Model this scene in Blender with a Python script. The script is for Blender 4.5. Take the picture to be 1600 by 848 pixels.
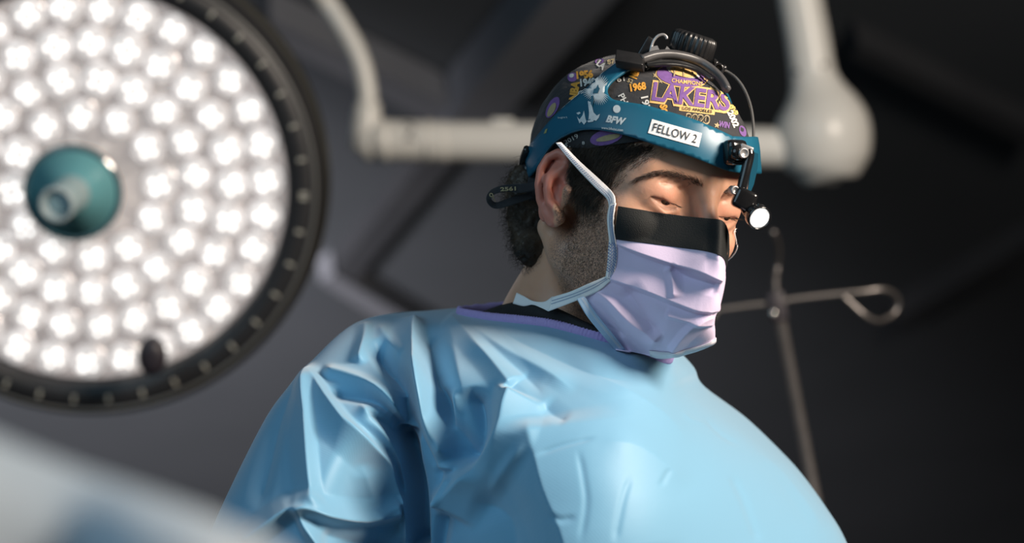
import bpy, bmesh, math, random
import numpy as np
from mathutils import Vector, Matrix
from mathutils.bvhtree import BVHTree
from mathutils.geometry import delaunay_2d_cdt
random.seed(7)
RS = np.random.RandomState(11)
for o_ in list(bpy.data.objects):
    bpy.data.objects.remove(o_)
SC = bpy.context.scene
COL = SC.collection

# ---------------------------------------------------------------- camera
CAM = Vector((0.0, 0.0, 0.90))
PITCH, ROLL = math.radians(22.0), math.radians(8.0)
FOCUS = 2.0
LENS = 85.0
FPX = LENS / 36.0 * 1600.0
fw = Vector((0, math.cos(PITCH), math.sin(PITCH)))
r0 = Vector((1, 0, 0)); u0 = r0.cross(fw)
RGT = r0 * math.cos(ROLL) - u0 * math.sin(ROLL)
UPV = r0 * math.sin(ROLL) + u0 * math.cos(ROLL)
TOC = -fw
cd = bpy.data.cameras.new('camera'); cam = bpy.data.objects.new('camera', cd); COL.objects.link(cam)
cam.matrix_world = Matrix(((RGT.x, UPV.x, TOC.x, CAM.x), (RGT.y, UPV.y, TOC.y, CAM.y), (RGT.z, UPV.z, TOC.z, CAM.z), (0, 0, 0, 1)))
cd.lens = LENS; cd.sensor_width = 36.0; cd.clip_start = 0.05
cd.dof.use_dof = True; cd.dof.focus_distance = FOCUS - 0.06; cd.dof.aperture_fstop = 3.6
SC.camera = cam

# ---------------------------------------------------------------- world, lights, exposure
w = bpy.data.worlds.new('world'); SC.world = w; w.use_nodes = True
w.node_tree.nodes['Background'].inputs[0].default_value = (0.55, 0.75, 1.0, 1)
w.node_tree.nodes['Background'].inputs[1].default_value = 0.025
vs = SC.view_settings
vs.view_transform = 'Standard'; vs.look = 'None'; vs.exposure = 0.0; vs.gamma = 1.0; vs.use_curve_mapping = False

def sdir(x, y, z):
    return RGT * x + UPV * y + TOC * z
ORG = CAM + fw * FOCUS          # middle of the focus plane
def area(name, pos, target, size, power, color):
    l = bpy.data.lights.new(name, 'AREA'); l.shape = 'DISK'; l.size = size; l.energy = power; l.color = color
    o = bpy.data.objects.new(name, l); COL.objects.link(o); o.location = pos
    d = (target - pos).normalized()
    o.rotation_euler = d.to_track_quat('-Z', 'Y').to_euler()
    return o
KEY = area('surgical_key_light', ORG + sdir(1.50, 0.85, 0.85), ORG + sdir(0.1, -0.05, 0), 0.70, 78, (1.0, 0.87, 0.74))
FILL = area('room_fill_light', ORG + sdir(-1.3, 1.0, 1.6), ORG + sdir(0, -0.1, 0), 2.0, 20, (0.52, 0.80, 1.0))
wl_ = bpy.data.lights.new('added_ceiling_wash', 'SPOT'); wl_.energy = 2300; wl_.color = (1.0, 0.93, 0.93); wl_.spot_size = math.radians(56); wl_.spot_blend = 1.0; wl_.shadow_soft_size = 0.3  # unseen spot, added to brighten the left of the ceiling
WASH = bpy.data.objects.new('added_ceiling_wash', wl_); COL.objects.link(WASH); WASH.location = (-2.3, 1.8, 1.0)
WASH.rotation_euler = (Vector((-1.6, 5.4, 3.1)) - Vector((-2.3, 1.8, 1.0))).to_track_quat('-Z', 'Y').to_euler()
# ---------------------------------------------------------------- helpers
def npv(v): return np.array([v.x, v.y, v.z])
nR, nU, nT, nORG, nCAM = npv(RGT), npv(UPV), npv(TOC), npv(ORG), npv(CAM)
def S2W(p):
    p = np.asarray(p, float)
    return nORG + p[..., 0:1] * nR + p[..., 1:2] * nU + p[..., 2:3] * nT
def W2S(p):
    d = np.asarray(p, float) - nORG
    return np.stack([d @ nR, d @ nU, d @ nT], -1)
def PXS(px, py, z):
    """pixel + distance in front of the focus plane -> S space (m)"""
    px, py, z = np.broadcast_arrays(np.asarray(px, float), np.asarray(py, float), np.asarray(z, float))
    k = (FOCUS - z) / FPX
    return np.stack([(px - 800) * k, (424 - py) * k, z], -1)
def PXW(px, py, z): return S2W(PXS(px, py, z))
def S2PX(s):
    k = FPX / (FOCUS - s[..., 2])
    return np.stack([800 + s[..., 0] * k, 424 - s[..., 1] * k], -1)

def link(o, parent=None):
    COL.objects.link(o)
    if parent is not None: o.parent = parent
    return o
ORIG = {}
def world_origin(parent):
    v = Vector((0, 0, 0))
    while parent is not None:
        v = v + Vector(parent.location); parent = parent.parent
    return v
def mesh_obj(name, V, F, mat=None, parent=None, smooth=True, origin=None, mats=None, fmat=None):
    """V in world coordinates; object origin at `origin` (defaults to base of its bounds if top-level)."""
    V = np.asarray(V, float)
    po = world_origin(parent)
    if origin is None:
        origin = Vector((V[:, 0].mean(), V[:, 1].mean(), V[:, 2].min()))
    origin = Vector(origin)
    me = bpy.data.meshes.new(name)
    L = V - np.array(origin)
    me.from_pydata(L.tolist(), [], [list(map(int, f)) for f in F])
    if mats:
        for m in mats: me.materials.append(m)
        if fmat is not None: me.polygons.foreach_set('material_index', np.asarray(fmat, np.int32))
    elif mat: me.materials.append(mat)
    if smooth: me.polygons.foreach_set('use_smooth', np.ones(len(me.polygons), bool))
    me.update()
    o = bpy.data.objects.new(name, me)
    o.location = origin - po
    return link(o, parent)
def set_attr(o, name, vals):
    a = o.data.attributes.new(name, 'FLOAT', 'POINT'); a.data.foreach_set('value', np.asarray(vals, np.float32))
def tag(o, label=None, cat=None, group=None, kind=None):
    if label: o['label'] = label
    if cat: o['category'] = cat
    if group: o['group'] = group
    if kind: o['kind'] = kind
    return o
def empty(name, loc, label=None, cat=None, group=None):
    o = bpy.data.objects.new(name, None); o.location = loc; o.empty_display_size = 0.05
    COL.objects.link(o); return tag(o, label, cat, group)

def mat(name, color, rough=0.5, metal=0.0, spec=0.5, **kw):
    m = bpy.data.materials.new(name); m.use_nodes = True
    b = m.node_tree.nodes['Principled BSDF']
    b.inputs['Base Color'].default_value = (*color, 1); b.inputs['Roughness'].default_value = rough
    b.inputs['Metallic'].default_value = metal; b.inputs['Specular IOR Level'].default_value = spec
    for k, v in kw.items(): b.inputs[k.replace('_', ' ')].default_value = v
    return m
def N(m, t, **kw):
    n = m.node_tree.nodes.new(t)
    for k, v in kw.items():
        if k in n.inputs: n.inputs[k].default_value = v
        else: setattr(n, k, v)
    return n
def L(m, a, b): m.node_tree.links.new(a, b)
def BS(m): return m.node_tree.nodes['Principled BSDF']
def noise_color(m, c1, c2, scale, detail=4, lo=0.35, hi=0.65):
    tc = N(m, 'ShaderNodeTexCoord'); nz = N(m, 'ShaderNodeTexNoise', Scale=scale, Detail=detail)
    L(m, tc.outputs['Object'], nz.inputs['Vector'])
    r = N(m, 'ShaderNodeValToRGB'); r.color_ramp.elements[0].position = lo; r.color_ramp.elements[1].position = hi
    r.color_ramp.elements[0].color = (*c1, 1); r.color_ramp.elements[1].color = (*c2, 1)
    L(m, nz.outputs['Fac'], r.inputs['Fac']); L(m, r.outputs['Color'], BS(m).inputs['Base Color'])
    return nz, r
def noise_bump(m, scale, strength, dist=0.001, detail=3):
    tc = N(m, 'ShaderNodeTexCoord'); nz = N(m, 'ShaderNodeTexNoise', Scale=scale, Detail=detail)
    L(m, tc.outputs['Object'], nz.inputs['Vector'])
    b = N(m, 'ShaderNodeBump', Strength=strength, Distance=dist)
    L(m, nz.outputs['Fac'], b.inputs['Height']); L(m, b.outputs['Normal'], BS(m).inputs['Normal'])
    return b

def catmull(P, n, closed=False):
    P = np.asarray(P, float); m = len(P)
    if closed: Q = np.concatenate([P[-1:], P, P[:2]]); segs = m
    else: Q = np.concatenate([2 * P[:1] - P[1:2], P, 2 * P[-1:] - P[-2:-1]]); segs = m - 1
    t = np.linspace(0, segs, n, endpoint=not closed)
    i = np.minimum(t.astype(int), segs - 1); f = (t - i)[:, None]
    p0, p1, p2, p3 = Q[i], Q[i + 1], Q[i + 2], Q[i + 3]
    return 0.5 * (2 * p1 + (p2 - p0) * f + (2 * p0 - 5 * p1 + 4 * p2 - p3) * f ** 2 + (3 * p1 - p0 - 3 * p2 + p3) * f ** 3)
def grid_faces(nr, nc, closed=False, off=0):
    F = []
    for i in range(nr - 1):
        for j in range(nc if closed else nc - 1):
            a = off + i * nc + j; b = off + i * nc + (j + 1) % nc
            F.append((a, b, b + nc, a + nc))
    return F
def tube(P, R, seg=12, cap=True):
    """tube along polyline P (n,3) with radii R"""
    P = np.asarray(P, float); n = len(P); R = np.broadcast_to(np.asarray(R, float), (n,))
    T = np.gradient(P, axis=0); T /= np.linalg.norm(T, axis=1)[:, None] + 1e-12
    a = np.array([0, 0, 1.0]) if abs(T[0][2]) < 0.9 else np.array([1.0, 0, 0])
    u = np.cross(T[0], a); u /= np.linalg.norm(u)
    V = []
    for i in range(n):
        u = u - T[i] * (u @ T[i]); u /= np.linalg.norm(u); v = np.cross(T[i], u)
        th = np.linspace(0, 2 * np.pi, seg, endpoint=False)
        V.append(P[i] + R[i] * (np.cos(th)[:, None] * u + np.sin(th)[:, None] * v))
    V = np.concatenate(V); F = grid_faces(n, seg, True)
    if cap:
        F.append(tuple(range(seg - 1, -1, -1))); F.append(tuple(range((n - 1) * seg, n * seg)))
    return V, F
def lathe(base, axis, prof, seg=32, cap=True):
    """prof = [(h along axis, radius)...]"""
    axis = np.asarray(axis, float); axis /= np.linalg.norm(axis); base = np.asarray(base, float)
    a = np.array([0, 0, 1.0]) if abs(axis[2]) < 0.9 else np.array([1.0, 0, 0])
    u = np.cross(axis, a); u /= np.linalg.norm(u); v = np.cross(axis, u)
    th = np.linspace(0, 2 * np.pi, seg, endpoint=False)
    V = np.concatenate([base + axis * h + r * (np.cos(th)[:, None] * u + np.sin(th)[:, None] * v) for h, r in prof])
    F = grid_faces(len(prof), seg, True)
    if cap:
        F.append(tuple(range(seg - 1, -1, -1))); F.append(tuple(range((len(prof) - 1) * seg, len(prof) * seg)))
    return V, F
def box(c, ax, ay, az, hx, hy, hz, bev=0.0):
    c = np.asarray(c, float)
    bm = bmesh.new(); bmesh.ops.create_cube(bm, size=2.0)
    for v in bm.verts: v.co = Vector((v.co.x * hx, v.co.y * hy, v.co.z * hz))
    if bev > 0: bmesh.ops.bevel(bm, geom=list(bm.edges), offset=bev, segments=3, affect='EDGES', profile=0.5)
    bm.verts.ensure_lookup_table()
    X = np.array([v.co[:] for v in bm.verts]); F = [[v.index for v in f.verts] for f in bm.faces]
    bm.verts.index_update(); F = [[v.index for v in f.verts] for f in bm.faces]; bm.free()
    ax, ay, az = [np.asarray(q, float) / np.linalg.norm(q) for q in (ax, ay, az)]
    return c + X[:, 0:1] * ax + X[:, 1:2] * ay + X[:, 2:3] * az, F
def join(parts):
    V, F, o = [], [], 0
    for v, f in parts:
        V.append(np.asarray(v)); F += [tuple(int(i) + o for i in g) for g in f]; o += len(v)
    return np.concatenate(V), F
def solidify(V, F, Nn, th):
    """sheet -> solid; outer surface V, inner V - Nn*th, boundary closed"""
    V = np.asarray(V); n = len(V); V2 = np.concatenate([V, V - Nn * th])
    F2 = [tuple(f) for f in F] + [tuple(i + n for i in reversed(f)) for f in F]
    from collections import Counter
    E = {}
    for f in F:
        for i in range(len(f)):
            a, b = f[i], f[(i + 1) % len(f)]
            E[(a, b)] = E.get((a, b), 0) + 1
    for (a, b) in E:
        if (b, a) not in E: F2.append((b, a, a + n, b + n))
    return V2, F2
def vnormals(V, F):
    V = np.asarray(V, float); Nn = np.zeros_like(V)
    F4 = np.array([list(f) + [f[-1]] * (4 - len(f)) for f in F if len(f) <= 4])
    fn = np.cross(V[F4[:, 2]] - V[F4[:, 0]], V[F4[:, 3]] - V[F4[:, 1]])
    tri = F4[:, 2] == F4[:, 3]
    if tri.any(): fn[tri] = np.cross(V[F4[tri, 1]] - V[F4[tri, 0]], V[F4[tri, 2]] - V[F4[tri, 0]])
    for k in range(4): np.add.at(Nn, F4[:, k], fn)
    return Nn / (np.linalg.norm(Nn, axis=1)[:, None] + 1e-12)

# signed distance shapes + surface nets
def smin(a, b, k):
    h = np.clip(0.5 + 0.5 * (b - a) / k, 0, 1)
    return b * (1 - h) + a * h - k * h * (1 - h)
def smax(a, b, k): return -smin(-a, -b, k)
def ell(P, c, r):
    q = P - np.array(c, np.float32); r = np.array(r, np.float32)
    k0 = np.sqrt((q * q / (r * r)).sum(-1)); k1 = np.sqrt((q * q / (r ** 4)).sum(-1)) + 1e-9
    return k0 * (k0 - 1) / k1
def caps(P, a, b, ra, rb):
    a = np.array(a, np.float32); b = np.array(b, np.float32); d = b - a
    t = np.clip(((P - a) @ d) / (d @ d), 0, 1)
    q = P - a - t[..., None] * d
    return np.sqrt((q * q).sum(-1)) - (ra + (rb - ra) * t)
def curve_sd(P, pts, rad):
    r = None
    for i in range(len(pts) - 1):
        c = caps(P, pts[i], pts[i + 1], rad[i], rad[i + 1]); r = c if r is None else np.minimum(r, c)
    return r
def surface_nets(f, lo, h):
    s = f < 0
    nx, ny, nz = f.shape
    cnt = np.zeros((nx - 1, ny - 1, nz - 1), np.float32); acc = np.zeros((nx - 1, ny - 1, nz - 1, 3), np.float32)
    def sl(dx, dy, dz): return (slice(dx, nx - 1 + dx), slice(dy, ny - 1 + dy), slice(dz, nz - 1 + dz))
    for ax in range(3):
        o1, o2 = [q for q in range(3) if q != ax]
        for i in (0, 1):
            for j in (0, 1):
                d = [0, 0, 0]; d[o1] = i; d[o2] = j; e = list(d); e[ax] = 1
                A, B = f[sl(*d)], f[sl(*e)]
                m = (A < 0) != (B < 0)
                t = np.where(m, A / np.where(m, A - B, 1), 0)
                cnt += m
                acc[..., ax] += t
                acc[..., o1] += m * i; acc[..., o2] += m * j
    act = cnt > 0
    idx = -np.ones(act.shape, np.int64); idx[act] = np.arange(act.sum())
    ijk = np.argwhere(act)
    V = (ijk + acc[act] / cnt[act][:, None]) * h + np.array(lo)
    F = []
    for ax in range(3):
        o1, o2 = [q for q in range(3) if q != ax]
        d = [slice(None)] * 3; e = [slice(None)] * 3; d[ax] = slice(0, -1); e[ax] = slice(1, None)
        ch = s[tuple(d)] != s[tuple(e)]
        P = np.argwhere(ch)
        ok = (P[:, o1] > 0) & (P[:, o2] > 0) & (P[:, o1] < f.shape[o1] - 1) & (P[:, o2] < f.shape[o2] - 1)
        P = P[ok]
        def g(a, b):
            Q = P.copy(); Q[:, o1] -= a; Q[:, o2] -= b; return idx[Q[:, 0], Q[:, 1], Q[:, 2]]
        q = np.stack([g(1, 1), g(0, 1), g(0, 0), g(1, 0)], -1)
        flip = s[P[:, 0], P[:, 1], P[:, 2]]
        if ax == 1: flip = ~flip
        q[~flip] = q[~flip][:, ::-1]
        F.append(q)
    return V, np.concatenate(F)
def sdf_mesh(fn, lo, hi, h):
    lo = np.array(lo, float); n = [int((b - a) / h) + 2 for a, b in zip(lo, hi)]
    xs = [(lo[k] + np.arange(n[k]) * h).astype(np.float32) for k in range(3)]
    f = np.empty(n, np.float32)
    for i0 in range(0, n[0], 24):
        P = np.stack(np.meshgrid(xs[0][i0:i0 + 24], xs[1], xs[2], indexing='ij'), -1)
        f[i0:i0 + 24] = fn(P)
    for ax in range(3):
        q = [slice(None)] * 3
        for e in (0, -1):
            q[ax] = e; f[tuple(q)] = np.maximum(f[tuple(q)], .0005)
    return surface_nets(f, lo, h)
def smooth_mesh(V, F, it=1, lam=0.5):
    V = V.copy(); F = np.asarray(F)
    E = np.concatenate([F[:, [0, 1]], F[:, [1, 2]], F[:, [2, 3]], F[:, [3, 0]]])
    for _ in range(it):
        A = np.zeros_like(V); c = np.zeros(len(V))
        for a, b in ((0, 1), (1, 0)):
            for k in range(3): A[:, k] += np.bincount(E[:, a], V[E[:, b], k], len(V))
            c += np.bincount(E[:, a], minlength=len(V))
        V += lam * (A / c[:, None] - V)
    return V
def snoise(P, scale, seed=0, octv=3):
    """cheap smooth pseudo noise from sums of sines"""
    r = np.random.RandomState(seed); out = 0; amp = 1
    for o in range(octv):
        for _ in range(5):
            k = r.normal(size=P.shape[-1]); k /= np.linalg.norm(k)
            out = out + amp * np.sin(P @ k * scale * (2 ** o) * r.uniform(.7, 1.4) + r.uniform(0, 6.28)) / 5
        amp *= 0.5
    return out
# creases: real relief sculpted along polylines (pixel positions of the fold lines)
def crease(px, path, amp, wl, wr, p=1.6, taper=0.18):
    path = np.asarray(path, float); best = np.full(len(px), 1e9); sd = np.zeros(len(px)); tt = np.zeros(len(px))
    seg = np.linalg.norm(np.diff(path, axis=0), axis=1); cum = np.concatenate([[0], np.cumsum(seg)]); tot = cum[-1]
    for i in range(len(seg)):
        a, b = path[i], path[i + 1]; d = b - a
        t = np.clip(((px - a) @ d) / (d @ d), 0, 1); q = px - a - t[:, None] * d
        dist = np.hypot(q[:, 0], q[:, 1]); nrm = np.array([d[1], -d[0]]) / seg[i]
        m = dist < best
        best[m] = dist[m]; sd[m] = (q @ nrm)[m]; tt[m] = ((cum[i] + t * seg[i]) / tot)[m]
    wd = np.where(sd > 0, wr, wl)
    h = np.clip(1 - best / wd, 0, 1) ** p
    e = np.clip(np.minimum(tt, 1 - tt) / taper, 0, 1); e = e * e * (3 - 2 * e)
    if taper <= 0: e = 1
    return amp * h * e
def text_mesh(body, bold=0.0, shear=0.0, spacing=1.0):
    cu = bpy.data.curves.new('t', 'FONT'); cu.body = body; cu.offset = bold; cu.shear = shear; cu.space_character = spacing
    cu.align_x = 'CENTER'; cu.align_y = 'CENTER'; cu.resolution_u = 3
    o = bpy.data.objects.new('t', cu); COL.objects.link(o)
    dg = bpy.context.evaluated_depsgraph_get(); me = bpy.data.meshes.new_from_object(o.evaluated_get(dg))
    bm = bmesh.new(); bm.from_mesh(me); bmesh.ops.triangulate(bm, faces=bm.faces[:])
    V = np.array([v.co[:2] for v in bm.verts]); bm.verts.index_update(); F = [[v.index for v in f.verts] for f in bm.faces]
    bm.free(); bpy.data.objects.remove(o); bpy.data.curves.remove(cu); bpy.data.meshes.remove(me)
    V[:, 0] -= (V[:, 0].max() + V[:, 0].min()) / 2; V[:, 1] -= (V[:, 1].max() + V[:, 1].min()) / 2
    return V, F
def refine(V, F, maxe):
    bm = bmesh.new(); vs_ = [bm.verts.new((x, y, 0)) for x, y in V]
    for f in F:
        try: bm.faces.new([vs_[i] for i in f])
        except ValueError: pass
    for _ in range(6):
        es = [e for e in bm.edges if e.calc_length() > maxe]
        if not es: break
        bmesh.ops.subdivide_edges(bm, edges=es, cuts=1); bmesh.ops.triangulate(bm, faces=[f for f in bm.faces if len(f.verts) > 3])
    bm.verts.index_update()
    V = np.array([v.co[:2] for v in bm.verts]); F = [[v.index for v in f.verts] for f in bm.faces]; bm.free()
    return V, F
def poly_mesh(poly, step):
    """triangulated polygon (pixel units) with interior points"""
    poly = np.asarray(poly, float); n = len(poly)
    P = []
    for i in range(n):
        a, b = poly[i], poly[(i + 1) % n]; k = max(1, int(np.hypot(*(b - a)) / step))
        P += [a + (b - a) * j / k for j in range(k)]
    nb = len(P); lo = poly.min(0); hi = poly.max(0)
    Pb = np.array(P)
    for x in np.arange(lo[0] + step / 2, hi[0], step):
        for y in np.arange(lo[1] + step / 2, hi[1], step):
            if np.min((Pb[:, 0] - x) ** 2 + (Pb[:, 1] - y) ** 2) > (step * .6) ** 2: P.append(np.array([x, y]))
    r = delaunay_2d_cdt([Vector((float(p[0]), float(p[1]))) for p in P], [], [list(range(nb))], 1, 1e-4)
    F = [list(f) for f in r[2]]; us = sorted({i for f in F for i in f}); mp = {a: b for b, a in enumerate(us)}
    return np.array([r[0][i][:] for i in us]), [[mp[i] for i in f] for f in F]
def bvh(V, F): return BVHTree.FromPolygons([tuple(v) for v in np.asarray(V).tolist()], [tuple(int(i) for i in f) for f in F])
def cast_px(tree, P, lift=0.0):
    """where the sight line of each pixel meets a surface; returns points and normals (world)"""
    out = np.zeros((len(P), 3)); nn = np.zeros((len(P), 3)); D = PXW(P[:, 0], P[:, 1], 0.5) - nCAM
    miss = []
    for i, d in enumerate(D):
        h = tree.ray_cast(CAM, Vector(d).normalized())
        if h[0] is None:
            nrst = tree.find_nearest(Vector(PXW(P[i, 0], P[i, 1], 0.0)))
            h = (nrst[0], nrst[1]); miss.append(i)
        nv = h[1] if h[1].dot(TOC) > 0 or i in miss else -h[1]
        out[i] = h[0]; nn[i] = nv
    return out + nn * lift, nn
# ================================================================ the room
CEIL = 3.10
def px_on_ceiling(px, py, h=CEIL):
    d = PXW(px, py, 0.5) - nCAM; t = (h - nCAM[2]) / d[..., 2:3]
    return nCAM + d * t
def slab(name, x0, x1, y0, y1, z0, z1, m, kind='structure'):
    V, F = box(((x0 + x1) / 2, (y0 + y1) / 2, (z0 + z1) / 2), (1, 0, 0), (0, 1, 0), (0, 0, 1), (x1 - x0) / 2, (y1 - y0) / 2, (z1 - z0) / 2)
    return tag(mesh_obj(name, V, F, m, smooth=False), kind=kind)
M_ceil = mat('ceiling_paint', (.053, .061, .072), .75); noise_color(M_ceil, (.048, .056, .066), (.058, .066, .078), 1.3)
M_wall = mat('wall_paint', (.06, .065, .07), .7); noise_color(M_wall, (.055, .06, .065), (.065, .07, .075), 1.5)
M_floor = mat('floor_vinyl', (.06, .07, .075), .4); noise_color(M_floor, (.05, .06, .065), (.07, .08, .085), 6)
slab('floor', -2.8, 3.4, -1.6, 9.2, -.1, 0, M_floor)
slab('ceiling', -2.8, 3.4, -1.6, 9.2, CEIL, CEIL + .1, M_ceil)
slab('wall_left', -2.9, -2.8, -1.6, 9.2, 0, CEIL, M_wall)
slab('wall_right', 3.4, 3.5, -1.6, 9.2, 0, CEIL, M_wall)
slab('wall_back', -2.8, 3.4, 9.2, 9.3, 0, CEIL, M_wall)
slab('wall_front', -2.8, 3.4, -1.7, -1.6, 0, CEIL, M_wall)
M_beam = mat('ceiling_trim_paint', (.15, .16, .185), .6); noise_color(M_beam, (.14, .15, .175), (.16, .17, .196), 2)
M_track = mat('ceiling_track_dark', (.04, .043, .05), .6); noise_color(M_track, (.035, .038, .045), (.045, .048, .055), 3)
def beam(name, a, b, c, d, drop, m):
    """ceiling trim whose underside has the pixel corners a b c d"""
    P = np.array([px_on_ceiling(*q, CEIL - drop)[0] if np.ndim(px_on_ceiling(*q, CEIL - drop)) > 1 else px_on_ceiling(*q, CEIL - drop) for q in (a, b, c, d)]).reshape(4, 3)
    T = P.copy(); T[:, 2] = CEIL + .02
    V = np.concatenate([P, T])
    return tag(mesh_obj(name, V, [(0, 1, 2, 3), (7, 6, 5, 4), (0, 4, 5, 1), (1, 5, 6, 2), (2, 6, 7, 3), (3, 7, 4, 0)], m, smooth=False), kind='structure')
beam('trim_1', (866, -15), (975, -15), (770, 205), (690, 205), .10, M_beam)
beam('trim_2', (425, 30), (425, 66), (700, 205), (716, 172), .07, M_beam)
beam('trim_3', (716, 180), (745, 215), (545, 452), (520, 430), .05, M_track)
beam('trim_4', (1620, 372), (1620, 400), (1412, 520), (1400, 502), .06, M_track)
beam('trim_5', (1330, 90), (1342, 70), (1620, 208), (1620, 236), .06, M_track)
beam('trim_6', (500, 440), (520, 428), (740, 560), (730, 585), .06, M_beam)
# ================================================================ operating lamp on the left
M_bezel = mat('lamp_bezel', (.018, .0185, .021), .45); noise_color(M_bezel, (.016, .0165, .019), (.021, .0215, .024), 9)
M_bezel_edge = mat('lamp_edge', (.030, .030, .026), .38); noise_color(M_bezel_edge, (.027, .027, .023), (.034, .034, .030), 7)
M_plate = mat('lamp_reflector', (.80, .76, .72), .30, metal=.2); noise_color(M_plate, (.74, .70, .67), (.84, .80, .76), 12)
BS(M_plate).inputs['Emission Color'].default_value = (1.0, .90, .87, 1); BS(M_plate).inputs['Emission Strength'].default_value = .30  # emission stands in for lens light falling on the plate
M_tick = mat('tick_paint', (.42, .41, .36), .5); noise_color(M_tick, (.39, .38, .33), (.45, .44, .39), 40)
M_white = mat('white_enamel', (.74, .73, .69), .32); noise_color(M_white, (.71, .70, .66), (.77, .76, .72), 4)
def emis(name, col, s, rough=.4):
    m = mat(name, col, rough)
    b = BS(m); b.inputs['Emission Color'].default_value = (*col, 1); b.inputs['Emission Strength'].default_value = s
    return m
M_lens = emis('lens_glow', (1.0, .95, .92), .50, .18); BS(M_lens).inputs['Base Color'].default_value = (.25, .24, .24, 1)
def lens_mat():
    m = M_lens; tc = N(m, 'ShaderNodeTexCoord'); v = N(m, 'ShaderNodeTexVoronoi', Scale=75); L(m, tc.outputs['Object'], v.inputs['Vector'])
    r = N(m, 'ShaderNodeMapRange'); r.inputs['From Min'].default_value = 0; r.inputs['From Max'].default_value = .75; r.inputs['To Min'].default_value = .95; r.inputs['To Max'].default_value = .50
    L(m, v.outputs['Distance'], r.inputs['Value']); L(m, r.outputs['Result'], BS(m).inputs['Emission Strength'])
lens_mat()
M_led = emis('led_core', (1.0, .97, .93), 2.2)
M_rim = mat('lens_cup', (.62, .59, .60), .25, metal=.3); noise_color(M_rim, (.55, .52, .53), (.68, .65, .66), 30)
LC = PXW(133, 296, -1.2).reshape(3)
ln = npv(sdir(.08, -.22, .97)); ln /= np.linalg.norm(ln)
lx = np.cross(nU, ln); lx /= np.linalg.norm(lx); ly = np.cross(ln, lx)
K = (FOCUS + 1.2) / FPX
lamp = empty('surgical_lamp', Vector(LC - ln * .16), 'large round lit operating lamp with many glowing lenses at the left', 'lamp')
def LP(r, a, h=0): return LC + (lx * math.cos(a) + ly * math.sin(a)) * r + ln * h
# housing
V, F = lathe(LC, ln, [(-.16, .05), (-.155, .12), (-.13, .24), (-.10, .312), (-.07, .325), (-.045, .322), (-.047, .10)], 96)
mesh_obj('housing', V, F, M_bezel_edge, lamp)
V, F = lathe(LC, ln, [(-.030, 314.5 * K), (-.006, 314.5 * K), (.000, 317 * K), (.001, 352 * K), (-.004, 357 * K), (-.014, 359 * K), (-.022, 372 * K), (-.045, 374 * K)], 128, cap=False)
bz = mesh_obj('bezel_ring', V, F, M_bezel, lamp)
V, F = lathe(LC, ln, [(-.0035, 356 * K), (-.001, 357.5 * K), (-.002, 361 * K), (-.009, 362 * K)], 128, cap=False)
mesh_obj('edge_trim', V, F, mat('trim_grey', (.14, .14, .135), .3), lamp)
V, F = lathe(LC, ln, [(-.030, .001), (-.030, 315 * K)], 96)
mesh_obj('reflector_plate', V, F, M_plate, lamp)
first = None
for i in range(40):
    a = math.radians(9.2 * i - 1)
    c = LP(340 * K, a, .0015)
    V, F = box(c, LP(1, a) - LC, np.cross(ln, LP(1, a) - LC), ln, .0052, .0021, .0012, .0008)
    mesh_obj('tick_mark', V, F, M_tick, lamp, origin=c)
# lenses: cup, faceted glowing dome, bright cores
rings = [(115, 12, .1), (171, 19, .35), (227, 25, .05), (283, 31, .22)]
def lens_mesh():
    parts = []; fm = []
    V, F = lathe((0, 0, 0), (0, 0, 1), [(-.004, .0205), (.004, .0235), (.0065, .0240), (.0075, .0225)], 24, cap=False); parts.append((V, F)); fm += [0] * len(F)
    V, F = lathe((0, 0, 0), (0, 0, 1), [(.0065, .0232), (.0115, .0224), (.0170, .0185), (.0200, .0100), (.0205, .001)], 12); parts.append((V, F)); fm += [1] * len(F)
    for k in range(4):
        a = k * math.pi / 2 + .6; rr = .0095
        bm = bmesh.new(); bmesh.ops.create_icosphere(bm, subdivisions=1, radius=.0036 if k != 1 else .0052)
        V = np.array([v.co[:] for v in bm.verts]) + np.array([rr * math.cos(a), rr * math.sin(a), .0192]); F = [[v.index for v in f.verts] for f in bm.faces]; bm.free()
        parts.append((V, F)); fm += [2] * len(F)
    V, F = join(parts); me = bpy.data.meshes.new('lens'); me.from_pydata(V.tolist(), [], F)
    for m in (M_rim, M_lens, M_led): me.materials.append(m)
    me.polygons.foreach_set('material_index', fm); me.update(); return me
LM = lens_mesh(); li = 0
basis = Matrix(((lx[0], ly[0], ln[0]), (lx[1], ly[1], ln[1]), (lx[2], ly[2], ln[2]))).to_4x4()
for r, n, ph in rings:
    for i in range(n):
        a = 2 * math.pi * (i + ph) / n
        if abs(math.degrees(a) % 360 - 292) < 6 and r == 283: pass
        o = bpy.data.objects.new('lens', LM); link(o, lamp)
        rot = basis @ Matrix.Rotation(random.uniform(0, 6.28), 4, 'Z') @ Matrix.Rotation(random.uniform(-.12, .12), 4, 'X')
        p = Vector(LP(r * K, a, -.029)) - Vector(lamp.location)
        o.matrix_local = Matrix.Translation(p) @ rot @ Matrix.Scale(random.uniform(.94, 1.06), 4)
        li += 1
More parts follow.
